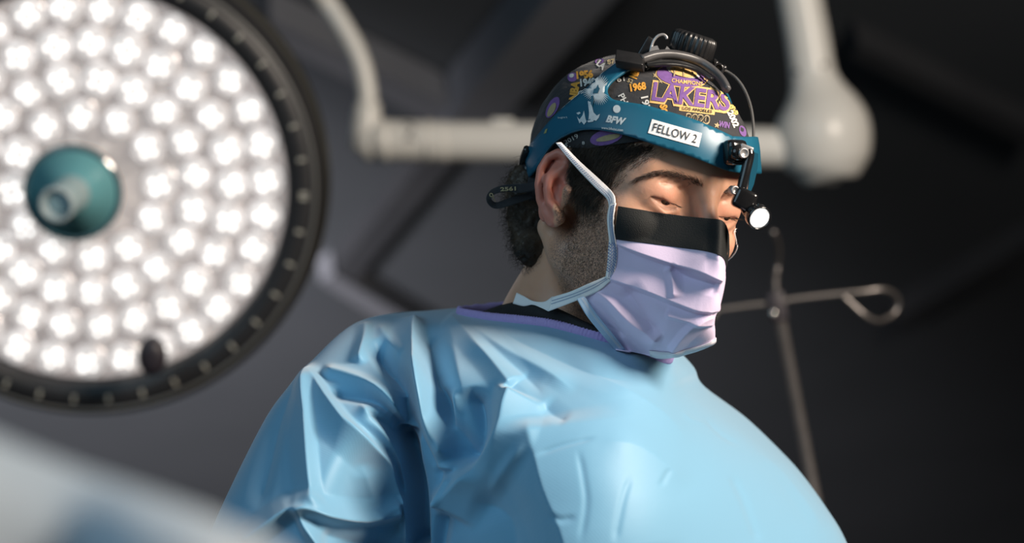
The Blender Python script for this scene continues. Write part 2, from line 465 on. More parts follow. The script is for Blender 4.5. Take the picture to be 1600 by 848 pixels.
# centre: chrome collar, teal dish, sterile handle
M_chrome = mat('chrome', (.78, .78, .76), .12, metal=.9); noise_color(M_chrome, (.74, .74, .72), (.82, .82, .80), 15)
M_teal = mat('teal_glass', (.16, .42, .46), .25, spec=.7); noise_color(M_teal, (.145, .39, .43), (.18, .45, .49), 8)
M_tealrim = mat('teal_rim', (.05, .14, .18), .2, spec=.8)
M_cup = mat('handle_plastic', (.50, .60, .62), .25, Transmission_Weight=.25)
HC = LC + (-lx * 16 + ly * 2) * K * -0 + (PXW(116, 298, -1.2).reshape(3) - LC)
V, F = lathe(HC, ln, [(-.03, .060), (.004, .064), (.012, .067), (.016, .066), (.018, .0625)], 64, cap=False); mesh_obj('chrome_collar', V, F, M_chrome, lamp)
V, F = lathe(HC, ln, [(-.02, .061), (.017, .0625), (.022, .0600), (.020, .0575)], 64, cap=False); mesh_obj('dark_rim', V, F, M_tealrim, lamp)
V, F = lathe(HC, ln, [(.0195, .0580), (.012, .050), (.008, .030), (.008, .001)], 64); mesh_obj('centre_dish', V, F, M_teal, lamp)
hd = npv(sdir(-.12, -.26, .95)); hd /= np.linalg.norm(hd)
V, F = lathe(HC, hd, [(.006, .031), (.012, .026), (.030, .0235), (.055, .0225), (.070, .0235), (.078, .0235), (.081, .0215), (.080, .0185), (.068, .0180), (.066, .001)], 40)
hndl = mesh_obj('handle', V, F, M_cup, lamp)
V, F = lathe(HC, hd, [(.067, .0180), (.070, .012), (.071, .001)], 32); mesh_obj('handle_plug', V, F, mat('handle_plug_blue', (.28, .42, .46), .35), hndl)
# dark oval sensor knob at the lower right of the disc
M_dark = mat('dark_plastic', (.030, .024, .032), .45); noise_color(M_dark, (.025, .02, .027), (.036, .03, .038), 30)
kc = PXW(238, 556, -1.17).reshape(3)
V, F = lathe(kc - ln * .02, ln, [(0, .016), (.012, .0185), (.024, .019), (.031, .016), (.034, .008), (.0345, .001)], 32)
Vc = V - kc; Vc = Vc + np.outer(Vc @ ly, ly) * .38; V = Vc + kc
mesh_obj('sensor_knob', V, F, M_dark, lamp)

# ---------------------------------------------------------------- suspension arm
AZ = -1.95; KA = (FOCUS - AZ) / FPX
def A_(px, py, dz=0): return PXW(px, py, AZ + dz).reshape(3)
arm = empty('suspension_arm', Vector(A_(1285, 215)), 'white curved and horizontal ceiling arm, numbered 2, behind the man', 'lamp arm')
arm.location.z = float(A_(1285, 215)[2])
# horizontal tube with bands
P = np.array([A_(x, y) for x, y in [(583, 219), (640, 220), (700, 221), (705, 221), (900, 223), (1100, 228), (1262, 232)]])
V, F = tube(catmull(P, 40), [32.0 * KA] * 13 + [31 * KA] * 27, 40); tb = mesh_obj('horizontal_tube', V, F, M_white, arm)
for x0, x1, r in ((590, 608, 33.2), (664, 672, 33.0)):
    V, F = tube(np.array([A_(x0, 219.3), A_(x0 + 1, 219.3), A_(x1 - 1, 220), A_(x1, 220)]), [r * KA - .0008, r * KA, r * KA, r * KA - .0008], 40); mesh_obj('tube_band', V, F, M_white, arm)
V, F = box(A_(785, 190, .0), nR, nU, nT, 17 * KA, 4 * KA, 14 * KA, 2 * KA); mesh_obj('top_clip', V, F, M_white, arm)
# elbow: upright cup that the curved tube enters
P = [A_(570, 240), A_(571, 235), A_(573, 200), A_(574, 170), A_(575, 162), A_(575, 160)]
V, F = tube(np.array(P), np.array([14, 24, 25, 21.5, 20.5, 18]) * KA, 32)
mesh_obj('elbow_socket', V, F, M_white, arm)
bm = bmesh.new(); bmesh.ops.create_uvsphere(bm, u_segments=32, v_segments=20, radius=1.0)
sv = np.array([v.co[:] for v in bm.verts]); sf = [[v.index for v in f.verts] for f in bm.faces]; bm.free()
V, F = join([(A_(578, 222) + (sv * np.array([24, 30, 30])) @ np.stack([nR, nU, nT]) * KA, sf)])
mesh_obj('elbow_cap', V, F, M_white, arm)
V, F = lathe(A_(584, 226, 30 * KA), nT, [(-.003, .0045), (.0012, .0045), (.0014, .0025), (-.0005, .0022)], 16); mesh_obj('screw', V, F, M_dark, arm)
# curved tube rising out of the frame and over to the back of the lamp
tgt = W2S(LC - ln * .15)
cp = [A_(575, 166), A_(573, 140), A_(566, 105), A_(552, 70), A_(532, 35), A_(508, 0), A_(470, -45, .05), A_(420, -85, .12), A_(350, -110, .22), A_(270, -90, .34), A_(200, 0, .45), A_(165, 150, .55), LC - ln * .22, LC - ln * .15]
V, F = tube(catmull(np.array(cp), 120), 15.6 * KA, 28); mesh_obj('curved_tube', V, F, M_white, arm)
# big joint and upright column to the ceiling
def rad_tube(pts, n=60):
    q = catmull(np.array([list(A_(x, y)) + [r * KA] for x, y, r in pts]), n); return tube(q[:, :3], q[:, 3], 48)
V, F = rad_tube([(1291, 288, 3), (1291, 286, 20), (1290, 280, 40), (1290, 268, 56), (1289, 252, 67), (1288, 232, 73), (1286, 208, 75), (1284, 185, 71), (1281, 164, 60), (1277, 145, 47), (1273, 128, 39), (1269, 108, 35.5), (1262, 60, 34.5), (1250, -5, 34), (1236, -90, 34)], 110)
mesh_obj('ball_joint', V, F, M_white, arm)
top = A_(1236, -90); d = top - A_(1250, -5); d = np.array([0, 0, 1.0])
V, F = tube(np.array([top - d * .01, top, [top[0], top[1], CEIL - .02], [top[0], top[1], CEIL]]), [34 * KA, 34 * KA, 34 * KA, 60 * KA], 32); mesh_obj('column', V, F, M_white, arm)
for x, y in ((1288, 101), (1245, 112)):
    V, F = lathe(A_(x, y, 33 * KA if x > 1260 else 24 * KA), nT, [(-.004, .004), (.0025, .004), (.003, .001)], 12); mesh_obj('screw', V, F, M_dark, arm)
# number 2 printed on the tube
tv, tf = text_mesh('2', .01); tv, tf = refine(tv, tf, .12)
AT = bvh(*tube(catmull(np.array([A_(x, y) for x, y in [(583, 219), (640, 220), (700, 221), (705, 221), (900, 223), (1100, 228), (1262, 232)]]), 40), 32.0 * KA, 40))
P2 = np.stack([640 + tv[:, 0] * 36, 205 - tv[:, 1] * 38], -1); V, _ = cast_px(AT, P2, .0006)
mesh_obj('number', V, tf, mat('grey_print', (.11, .11, .12), .6), tb, smooth=False)

# ================================================================ IV pole on the right
PZ = -1.1; KP = (FOCUS - PZ) / FPX
def P_(px, py, dz=0): return PXW(px, py, PZ + dz).reshape(3)
M_steel = mat('brushed_steel', (.28, .26, .25), .38, metal=.8); noise_color(M_steel, (.25, .23, .22), (.31, .285, .275), 25)
head_ = P_(1216, 480); foot = P_(1272, 770)
pole_dir = foot - head_; gp = head_ + pole_dir * (head_[2] / (head_[2] - foot[2]))   # where the pole meets the floor
pole = empty('iv_pole', Vector((gp[0], gp[1], 0)), 'steel drip pole with looped hooks and black clamp, right background', 'drip pole')
V, F = tube(np.array([gp + np.array([0, 0, .03]), head_]), 9.0 * KP, 20); mesh_obj('pole', V, F, M_steel, pole)
V, F = lathe(gp, (0, 0, 1), [(0, .22), (.02, .22), (.03, .19), (.035, .03), (.09, .022)], 40); mesh_obj('base', V, F, M_dark, pole)
ax = (head_ - foot) / np.linalg.norm(head_ - foot)
sx = np.cross(ax, nT); sx /= np.linalg.norm(sx)
V, F = box(P_(1214, 478), sx, ax, np.cross(sx, ax), 13 * KP, 23 * KP, 12 * KP, 3 * KP); cl = mesh_obj('clamp', V, F, M_dark, pole)
V, F = lathe(P_(1208, 489, 12 * KP), nT, [(-.004, .0042), (.004, .0042), (.0055, .003), (.0056, .0005)], 16); mesh_obj('clamp_screw', V, F, M_chrome, cl)
hk = [P_(x, y, z) for x, y, z in [(1214, 473, 0), (1240, 467, .0), (1300, 460, 0), (1350, 455, 0), (1378, 452, -.005), (1396, 458, -.02), (1404, 472, -.03), (1398, 488, -.03), (1384, 498, -.02), (1368, 501, 0), (1350, 491, .01), (1335, 478, .01), (1318, 462, .01)]]
V, F = tube(catmull(np.array(hk), 90), 4.0 * KP, 12); mesh_obj('hook', V, F, M_steel, pole)
hk = [P_(x, y, z) for x, y, z in [(1214, 473, 0), (1180, 476, 0), (1120, 484, 0), (1085, 489, 0), (1062, 498, -.01), (1058, 515, -.03), (1070, 530, -.03), (1088, 528, -.01), (1104, 510, .0), (1118, 490, .01)]]
V, F = tube(catmull(np.array(hk), 90), 4.0 * KP, 12); mesh_obj('hook', V, F, M_steel, pole)
hk = [P_(x, y, z) for x, y, z in [(1214, 465, 0), (1212, 440, -.01), (1215, 415, -.02), (1217, 392, 0), (1213, 372, .03), (1208, 362, .06)]]
V, F = tube(catmull(np.array(hk), 50), 4.2 * KP, 12); mesh_obj('hook', V, F, M_steel, pole)

# ================================================================ pale drape close to the camera, lower left
DZ = 1.22
def D_(px, py, dz=0): return PXW(px, py, DZ + dz).reshape(3)
M_drape = mat('pale_drape', (.32, .38, .44), .8); noise_color(M_drape, (.29, .35, .41), (.36, .42, .48), 10)
top_line = [(-260, 610), (-120, 655), (0, 706), (110, 748), (220, 786), (330, 826), (440, 880), (520, 960)]
R_ = []
for k, (dx, dy, dz) in enumerate([(0, 420, -.10), (-5, 160, -.10), (-4, 40, -.075), (0, 8, -.04), (0, 0, 0), (0, 22, .03), (0, 60, .05), (0, 120, .058), (0, 260, .06), (0, 420, .06)]):
    R_.append(catmull(np.array([D_(x + dx, y + dy, dz + .012 * math.sin(i * 1.7)) for i, (x, y) in enumerate(top_line)]), 60))
V = np.concatenate(R_); F = grid_faces(10, 60)
V2, F2 = solidify(V, F, vnormals(V, F), .004)
tag(mesh_obj('drape', V2, F2, M_drape), 'very blurred pale grey-blue draped shape close to camera, lower left corner', 'drape')
# ================================================================ the surgeon
# head frame: f forward, r towards his right ear (seen), u crown; all in S space
hf = np.array([.58, -.20, .79]); hf /= np.linalg.norm(hf)
hr = np.array([-.77, .17, .61]); hr -= hf * (hr @ hf); hr /= np.linalg.norm(hr)
hu = np.cross(hr, hf)
HO = PXS(986, 300, 0.0)
HM = np.stack([hf, hr, hu], 0)          # local row vector @ HM -> S
def H2S(p): return HO + np.asarray(p, float) @ HM
def S2H(p): return (np.asarray(p, float) - HO) @ HM.T
def H2W(p): return S2W(H2S(p))
def HDIR(p): return (np.asarray(p, float) @ HM) @ np.stack([nR, nU, nT], 0)
def hp(px, py, y):
    """pixel -> head frame point lying at side distance y"""
    a = (px - 800) / FPX; b = (424 - py) / FPX
    def eq(v, k): return v[0] + k * v[2], v[1] + k * v[2]
    # X + a Z = 2a ; Y + b Z = 2b
    B = HO + y * hr
    A = np.array([[hf[0] + a * hf[2], hu[0] + a * hu[2]], [hf[1] + b * hf[2], hu[1] + b * hu[2]]])
    c = np.array([2 * a - (B[0] + a * B[2]), 2 * b - (B[1] + b * B[2])])
    x, z = np.linalg.solve(A, c)
    return np.array([x, y, z])
NB0 = S2H(PXS(935, 400, -0.035)); NB1 = S2H(PXS(893, 535, -0.05)); NB2 = S2H(PXS(880, 660, -0.07))
SHR = S2H(PXS(650, 590, -0.05)); SHL = S2H(PXS(1090, 720, -0.09)); TRP = S2H(PXS(800, 530, -0.08))
EYE = np.array([.0735, .0325, .006]); ER = .0128
ear_pts = lambda L_: [hp(x, y, s) for x, y, s in L_]
def skull(P, A):
    d = ell(A, (-.009, 0, .030), (.088, .0735, .076))
    d = smin(d, ell(A, (.022, 0, .036), (.074, .064, .060)), .02)
    return d
def head_sdf(P):
    A = P.copy(); A[..., 1] = np.abs(A[..., 1])
    d = skull(P, A)
    d = smin(d, ell(A, (.036, 0, -.02), (.054, .056, .070)), .02)
    d = smin(d, ell(A, (.042, .030, -.055), (.036, .028, .048)), .02)
    d = smin(d, caps(A, (.004, .052, -.062), (.072, .016, -.100), .014, .014), .022)
    d = smin(d, ell(A, (.080, 0, -.100), (.017, .021, .016)), .012)
    d = smin(d, ell(A, (.056, .042, -.022), (.028, .022, .020)), .014)
    d = smin(d, ell(A, (.050, .046, .012), (.028, .017, .030)), .012)
    d = smin(d, caps(A, (.060, .053, -.015), (.002, .067, -.002), .008, .007), .012)
    d = smin(d, ell(A, (.064, 0, -.055), (.033, .030, .034)), .014)
    d = smin(d, caps(A, (.0880, .010, .024), (.072, .045, .027), .0080, .0070), .012)
    # eye sockets, then lids over the eyeballs
    d = smax(d, -ell(A, (.0975, .0305, .004), (.0160, .019, .0130)), .015)
    d = smin(d, caps(A, (.084, 0, .030), (.093, 0, .014), .0105, .0075), .010)
    d = smin(d, caps(A, (.092, 0, .014), (.113, 0, -.024), .0065, .009), .008)
    d = smin(d, ell(A, (.1165, 0, -.028), (.0115, .0115, .010)), .007)
    d = smin(d, ell(A, (.104, .0125, -.033), (.011, .0075, .008)), .006)
    d = smin(d, ell(A, (.0722, .0330, .0060), (.0158, .0185, .0150)), .008)
    d = smin(d, curve_sd(A, [(.083, .022, -.0045), (.0845, .033, -.0075), (.077, .045, -.003)], [.003, .0035, .003]), .005)
    # upper lid fold
    d = smax(d, -curve_sd(A, [(.0835, .0205, .011), (.088, .031, .0165), (.0825, .042, .014), (.075, .0485, .006)], [.0003, .0006, .0006, .0003]), .0020)
    # opening between the lids (looking down)
    d = smax(d, -curve_sd(A, [(.0855, .0205, -.0010), (.0882, .0265, -.0022), (.0888, .0335, -.0026), (.0865, .0400, -.0008), (.0815, .0470, .0014)], [.0010, .0034, .0043, .0036, .0008]), .0008)
    # near ear
    m = (P[..., 0].min() < .03)
    if m:
        s = .0785
        e = None
        outer = [hp(886, 262, .074), hp(884, 243, .079), hp(872, 238, .083), hp(856, 246, .087), hp(845, 264, .090), hp(841, 288, .090), hp(843, 312, .087), hp(852, 333, .082), hp(864, 345, .077), hp(875, 341, .073)]
        outer[0] = hp(890, 268, .072)
        helix = curve_sd(P, outer, [.0030, .0032, .0034, .0034, .0034, .0032, .0030, .0036, .0045, .0042])
        plate = ell(P, hp(864, 292, .077), (.014, .0050, .029))
        # cup plate tilted outwards at the back
        q0, q1, q2 = hp(862, 258, .079), hp(852, 290, .081), hp(862, 325, .077)
        plate = np.minimum(plate, curve_sd(P, [q0, q1, q2], [.0042, .0048, .0048]))
        anti = curve_sd(P, [hp(868, 262, .0815), hp(858, 276, .0865), hp(855, 295, .0875), hp(858, 315, .085), hp(868, 326, .082)], [.0028, .0034, .0036, .0036, .0034])
        cr2 = curve_sd(P, [hp(880, 262, .080), hp(868, 272, .0835), hp(858, 282, .086)], [.0022, .0028, .003])
        tragus = caps(P, hp(887, 298, .077), hp(884, 310, .0745), .0035, .0038)
        lobe = ell(P, hp(868, 335, .077), (.008, .0045, .009))
        conc = curve_sd(P, [hp(872, 284, .088), hp(871, 300, .086), hp(877, 316, .084)], [.0050, .0062, .0042])
        e = smin(plate, helix, .005); e = smin(e, anti, .004); e = smin(e, cr2, .004); e = smin(e, lobe, .006)
        d2 = smin(d, e, .006)
        d2 = smax(d2, -conc, .004)
        d2 = smax(d2, -caps(P, hp(873, 288, .080), hp(879, 320, .078), .0035, .0035), .004)
        d2 = smin(d2, tragus, .008)
        # far ear, simple mirrored cup
        Q = P.copy(); Q[..., 1] = -Q[..., 1]
        e2 = smin(smin(ell(Q, hp(864, 292, .077), (.014, .0050, .029)), curve_sd(Q, outer, [.003] * 10), .005), ell(Q, hp(868, 335, .077), (.008, .0045, .009)), .006)
        d2 = smin(d2, e2, .006)
        d = d2
    # neck, trapezius, shoulders: one body
    k = smin(caps(P, NB0, NB1, .054, .058), caps(P, NB1, NB2, .060, .085), .03)
    d = smin(d, k, .022)
    d = smin(d, caps(P, (-.018, .058, -.045), S2H(PXS(965, 540, 0.02)), .010, .011), .018)
    return d
lo = np.array([-.30, -.26, -.36]); hi = np.array([.16, .26, .14])
# fine grid round the head, coarse grid for what the gown covers: one mesh from one field (coarse part meets it inside the collar)
hl, hh = (-.125, -.10, -.16), (.145, .10, .135)
bV, bF = sdf_mesh(head_sdf, (-.175, -.125, -.255), (.14, .115, .135), .0014)
print('body verts', len(bV))
bV = smooth_mesh(bV, bF, 1, .4)
bW = H2W(bV)
BT = bvh(bW, bF)
M_skin = mat('skin', (.52, .30, .215), .48, spec=.4, Subsurface_Weight=.25, Subsurface_Scale=.012)
BS(M_skin).inputs['Subsurface Radius'].default_value = (1.0, .35, .18)
def build_skin_mat():
    m = M_skin
    tc = N(m, 'ShaderNodeTexCoord')
    st = N(m, 'ShaderNodeAttribute', attribute_name='stubble'); rd = N(m, 'ShaderNodeAttribute', attribute_name='redness')
    n1 = N(m, 'ShaderNodeTexNoise', Scale=38, Detail=5); L(m, tc.outputs['Object'], n1.inputs['Vector'])
    base = N(m, 'ShaderNodeMix', data_type='RGBA'); base.inputs['A'].default_value = (.52, .275, .175, 1); base.inputs['B'].default_value = (.62, .355, .24, 1)
    L(m, n1.outputs['Fac'], base.inputs['Factor'])
    red = N(m, 'ShaderNodeMix', data_type='RGBA'); red.inputs['B'].default_value = (.56, .20, .145, 1)
    L(m, rd.outputs['Fac'], red.inputs['Factor']); L(m, base.outputs['Result'], red.inputs['A'])
    n2 = N(m, 'ShaderNodeTexNoise', Scale=900, Detail=2); L(m, tc.outputs['Object'], n2.inputs['Vector'])
    rr = N(m, 'ShaderNodeValToRGB'); rr.color_ramp.elements[0].position = .38; rr.color_ramp.elements[1].position = .62
    L(m, n2.outputs['Fac'], rr.inputs['Fac'])
    mm = N(m, 'ShaderNodeMath', operation='MULTIPLY'); L(m, rr.outputs['Color'], mm.inputs[0]); L(m, st.outputs['Fac'], mm.inputs[1])
    beard = N(m, 'ShaderNodeMix', data_type='RGBA'); beard.inputs['B'].default_value = (.13, .085, .075, 1)
    L(m, mm.outputs[0], beard.inputs['Factor']); L(m, red.outputs['Result'], beard.inputs['A'])
    L(m, beard.outputs['Result'], BS(m).inputs['Base Color'])
    b = noise_bump(m, 420, .25, .0006, 4)
build_skin_mat()
def sstep(a, b, x):
    t = np.clip((x - a) / (b - a), 0, 1); return t * t * (3 - 2 * t)
person_base = Vector(PXW(880, 560, -.08)); person_base.z = 0.0
person = empty('person', person_base, 'man in light blue surgical gown, patterned cap and lilac mask, looking down', 'person')
body = mesh_obj('body', bW, bF, M_skin, person)
x_, y_, z_ = bV.T
ya = np.abs(y_)
stub = sstep(.022, -.012, z_ + .35 * (x_ - .03) * 0) * sstep(-.012, .012, x_ + .0) * sstep(-.150, -.112, z_)
stub = np.maximum(stub, sstep(-.02, -.05, z_) * sstep(-.01, .02, x_) * sstep(-.16, -.125, z_ + .2 * x_))
stub *= 1 - sstep(.052, .07, x_) * sstep(-.045, -.025, z_)
stub *= .78
side = (np.abs(ya - .082) < .013) & (x_ < .012) & (x_ > -.045) & (z_ > -.055) & (z_ < .035)
redn = np.where(side & (ya > .076), .95, 0.0)
redn = np.maximum(redn, .55 * np.exp(-(((x_ - .105) / .02) ** 2 + ((z_ + .02) / .02) ** 2)))
redn = np.maximum(redn, .35 * np.exp(-(((x_ - .085) / .012) ** 2 + ((ya - .035) / .02) ** 2 + ((z_ - .006) / .012) ** 2)))
stub = np.where(side & (ya > .074), 0, stub)
stub = np.where((x_ < .014) & (ya > .0665) & (z_ > -.055), 0, stub); set_attr(body, 'stubble', stub); set_attr(body, 'redness', redn)
# eyes
def eye_mat():
    m = mat('eye', (.8, .78, .75), .12, spec=.6)
    tc = N(m, 'ShaderNodeAttribute', attribute_name='iris')
    r = N(m, 'ShaderNodeValToRGB'); e = r.color_ramp
    e.elements[0].position = 0; e.elements[0].color = (.01, .008, .007, 1)
    e.elements[1].position = .34; e.elements[1].color = (.012, .009, .008, 1)
    a = e.elements.new(.36); a.color = (.09, .045, .02, 1); a = e.elements.new(.92); a.color = (.05, .026, .014, 1); a = e.elements.new(1.0); a.color = (.62, .55, .52, 1)
    L(m, tc.outputs['Fac'], r.inputs['Fac']); L(m, r.outputs['Color'], BS(m).inputs['Base Color']); return m
M_eye = eye_mat()
gaze = np.array([.88, -.02, -.46]); gaze /= np.linalg.norm(gaze)
for s in (1, -1):
    c = EYE * np.array([1, s, 1]); g = gaze.copy()
    nseg = 40; prof = [(ER * math.cos(t) + (.0011 * max(0, 1 - (t / .48) ** 2)), ER * math.sin(t)) for t in np.linspace(0.0001, math.pi - .0001, 40)]
    V, F = lathe(c, g, prof, nseg)
    o = mesh_obj('eyeball', H2W(V), F, M_eye, body)
    q = (V - c); q /= np.linalg.norm(q, axis=1)[:, None]; set_attr(o, 'iris', np.clip(np.arccos(np.clip(q @ g, -1, 1)) / .49, 0, 1))
    if s > 0: tag(o, 'near eye looking down under a half lowered lid')
# strands
def strands(roots, dirs, length, rad, curl=0, bend=None, seg=4, seed=3, sides=3, jit=.25):
    """many thin tapered hairs in one mesh (S-space-free: world coordinates)"""
    r = np.random.RandomState(seed); n = len(roots); roots = np.asarray(roots); d = np.asarray(dirs) + r.normal(size=(n, 3)) * jit
    d /= np.linalg.norm(d, axis=1)[:, None]
    a = r.normal(size=(n, 3)); u = np.cross(d, a); u /= np.linalg.norm(u, axis=1)[:, None]; v = np.cross(d, u)
    ln = length * r.uniform(.6, 1.15, n); ph = r.uniform(0, 6.28, n); bend = np.zeros(3) if bend is None else bend
    P = []
    for k in range(seg + 1):
        t = k / seg
        c = curl * r.uniform(.6, 1.3, n) if False else curl
        P.append(roots + d * (ln * t)[:, None] + np.outer(ln * t * t, bend) + (u * (np.cos(ph + t * 7) - np.cos(ph))[:, None] + v * (np.sin(ph + t * 7) - np.sin(ph))[:, None]) * c)
    P = np.array(P)                                   # seg+1, n, 3
    V = np.zeros((n, seg + 1, sides, 3))
    for k in range(seg + 1):
        rr = rad * (1 - .8 * (k / seg) ** 2)
        for s in range(sides):
            an = 2 * math.pi * s / sides; V[:, k, s] = P[k] + rr * (math.cos(an) * u + math.sin(an) * v)
    base = (np.arange(n) * (seg + 1) * sides)[:, None]
    F = []
    for k in range(seg):
        for s in range(sides):
            a0 = k * sides + s; b0 = k * sides + (s + 1) % sides
            F.append(base + np.array([a0, b0, b0 + sides, a0 + sides]))
    return V.reshape(-1, 3), np.concatenate(F)
M_hair = mat('hair', (.022, .014, .010), .42, spec=.5)
M_brow = mat('brow_hair', (.085, .055, .042), .6)
def on_body(px, py):
    return cast_px(BT, np.array([[px, py]], float), 0)[0][0]
# eyebrow of the near side and its mirror
def brow(side_):
    pts = np.array([(1098, 291), (1080, 281), (1060, 275), (1040, 271), (1022, 271), (1004, 276), (992, 283)], float)
    Cn = catmull(pts, 60); R_, D_ = [], []
    rr = np.random.RandomState(5)
    for _ in range(520):
        i = int(rr.beta(1.1, 1.25) * 58); p = Cn[i]; t = i / 58
        wv = (9.0 * (1 - t) ** .6 + 2.5) * .5 * min(1, .5 + t * 6)
        q = p + np.array([rr.uniform(-2, 2), rr.normal() * wv * .55])
        tg = Cn[i + 1] - Cn[i]; tg /= np.linalg.norm(tg); up = -0.9 * (1 - t) ** 2 + .1 + (q[1] - p[1]) * -.02
        R_.append(q); D_.append(tg * (1 - .6 * (1 - t) ** 3) + np.array([0, up]))
    R_ = np.array(R_); D_ = np.array(D_)
    Wp, Wn = cast_px(BT, R_, -.0003); W2, _ = cast_px(BT, R_ + D_ * 3, .0008)
    d = W2 - Wp
    if side_ < 0:
        a = S2H(W2S(Wp)) * np.array([1, -1, 1]); b = S2H(W2S(W2)) * np.array([1, -1, 1]); Wp = H2W(a); d = H2W(b) - Wp
    d /= np.linalg.norm(d, axis=1)[:, None]
    V, F = strands(Wp, d, .0075, .00014, 0, seg=3, seed=9, jit=.16)
    return mesh_obj('eyebrow', V, F, M_brow, body)
for s in (1, -1): brow(s)
for s in (1, -1):
    Cn = catmull(np.array([(.0865, .0215, .0000), (.0888, .0275, .0008), (.0888, .0345, .0009), (.0862, .0415, .0022), (.0815, .0475, .0022)]) * np.array([1, s, 1]), 70)
    d = np.tile(np.array([.8, 0, -.45]), (70, 1)); d[:, 1] += s * np.linspace(-.25, .5, 70)
    Vx, Fx = strands(H2W(Cn), HDIR(d / np.linalg.norm(d, axis=1)[:, None]), .0062, .00013, 0, seg=3, seed=2, jit=.12, bend=HDIR(np.array([.1, 0, .35])))
    mesh_obj('eyelashes', Vx, Fx, M_hair, body)
# ---------------------------------------------------------------- gown (lofted rings, folds sculpted as relief)
RINGS = [  # each: L, A, G, C, D, R, B1, B2   (pixel x, y, metres in front of the focus plane)
 [(722,489,-.085),(756,498,-.030),(808,502,.010),(868,510,.035),(945,532,.050),(1046,561,.030),(1000,520,-.09),(850,480,-.14)],
 [(690,487,-.090),(720,512,-.010),(790,524,.040),(870,540,.065),(960,560,.075),(1054,571,.020),(1030,530,-.12),(830,480,-.17)],
 [(640,490,-.085),(665,535,.010),(750,560,.065),(860,585,.095),(975,595,.095),(1062,590,.010),(1060,560,-.15),(800,490,-.20)],
 [(560,503,-.065),(610,570,.040),(715,600,.085),(850,630,.120),(990,635,.115),(1078,614,-.005),(1070,590,-.18),(760,505,-.23)],
 [(491,562,-.030),(560,625,.070),(670,650,.075),(845,680,.140),(1010,680,.130),(1150,666,-.040),(1120,640,-.22),(720,560,-.25)],
 [(452,604,-.010),(530,680,.095),(648,700,.060),(840,735,.150),(1030,735,.140),(1205,708,-.065),(1150,690,-.25),(680,610,-.25)],
 [(420,650,.005),(505,740,.115),(640,755,.045),(840,790,.155),(1050,790,.145),(1243,742,-.080),(1170,740,-.26),(650,680,-.25)],
 [(372,748,.020),(480,815,.130),(640,825,.040),(845,850,.160),(1065,850,.145),(1285,795,-.085),(1190,800,-.26),(640,760,-.25)],
 [(333,840,.030),(460,890,.140),(640,900,.045),(850,915,.160),(1080,915,.140),(1318,848,-.085),(1200,860,-.26),(640,850,-.25)],
 [(296,950,.040),(440,980,.150),(640,990,.090),(850,1000,.155),(1090,1000,.135),(1350,940,-.085),(1210,960,-.25),(640,960,-.24)],
 [(270,1100,.045),(430,1120,.150),(640,1130,.095),(850,1140,.145),(1090,1140,.12),(1360,1090,-.085),(1215,1120,-.24),(640,1120,-.23)],
 [(330,1400,.03),(480,1400,.12),(640,1400,.12),(850,1400,.13),(1070,1400,.10),(1290,1400,-.07),(1150,1400,-.22),(640,1400,-.22)],
]
RG = np.array(RINGS, float)                        # k, 8, 3
RGS = PXS(RG[..., 0], RG[..., 1], RG[..., 2])
NCOL = 620; NROW = 420
rows = np.stack([catmull(RGS[:, j], NROW) for j in range(8)], 1)      # NROW, 8, 3
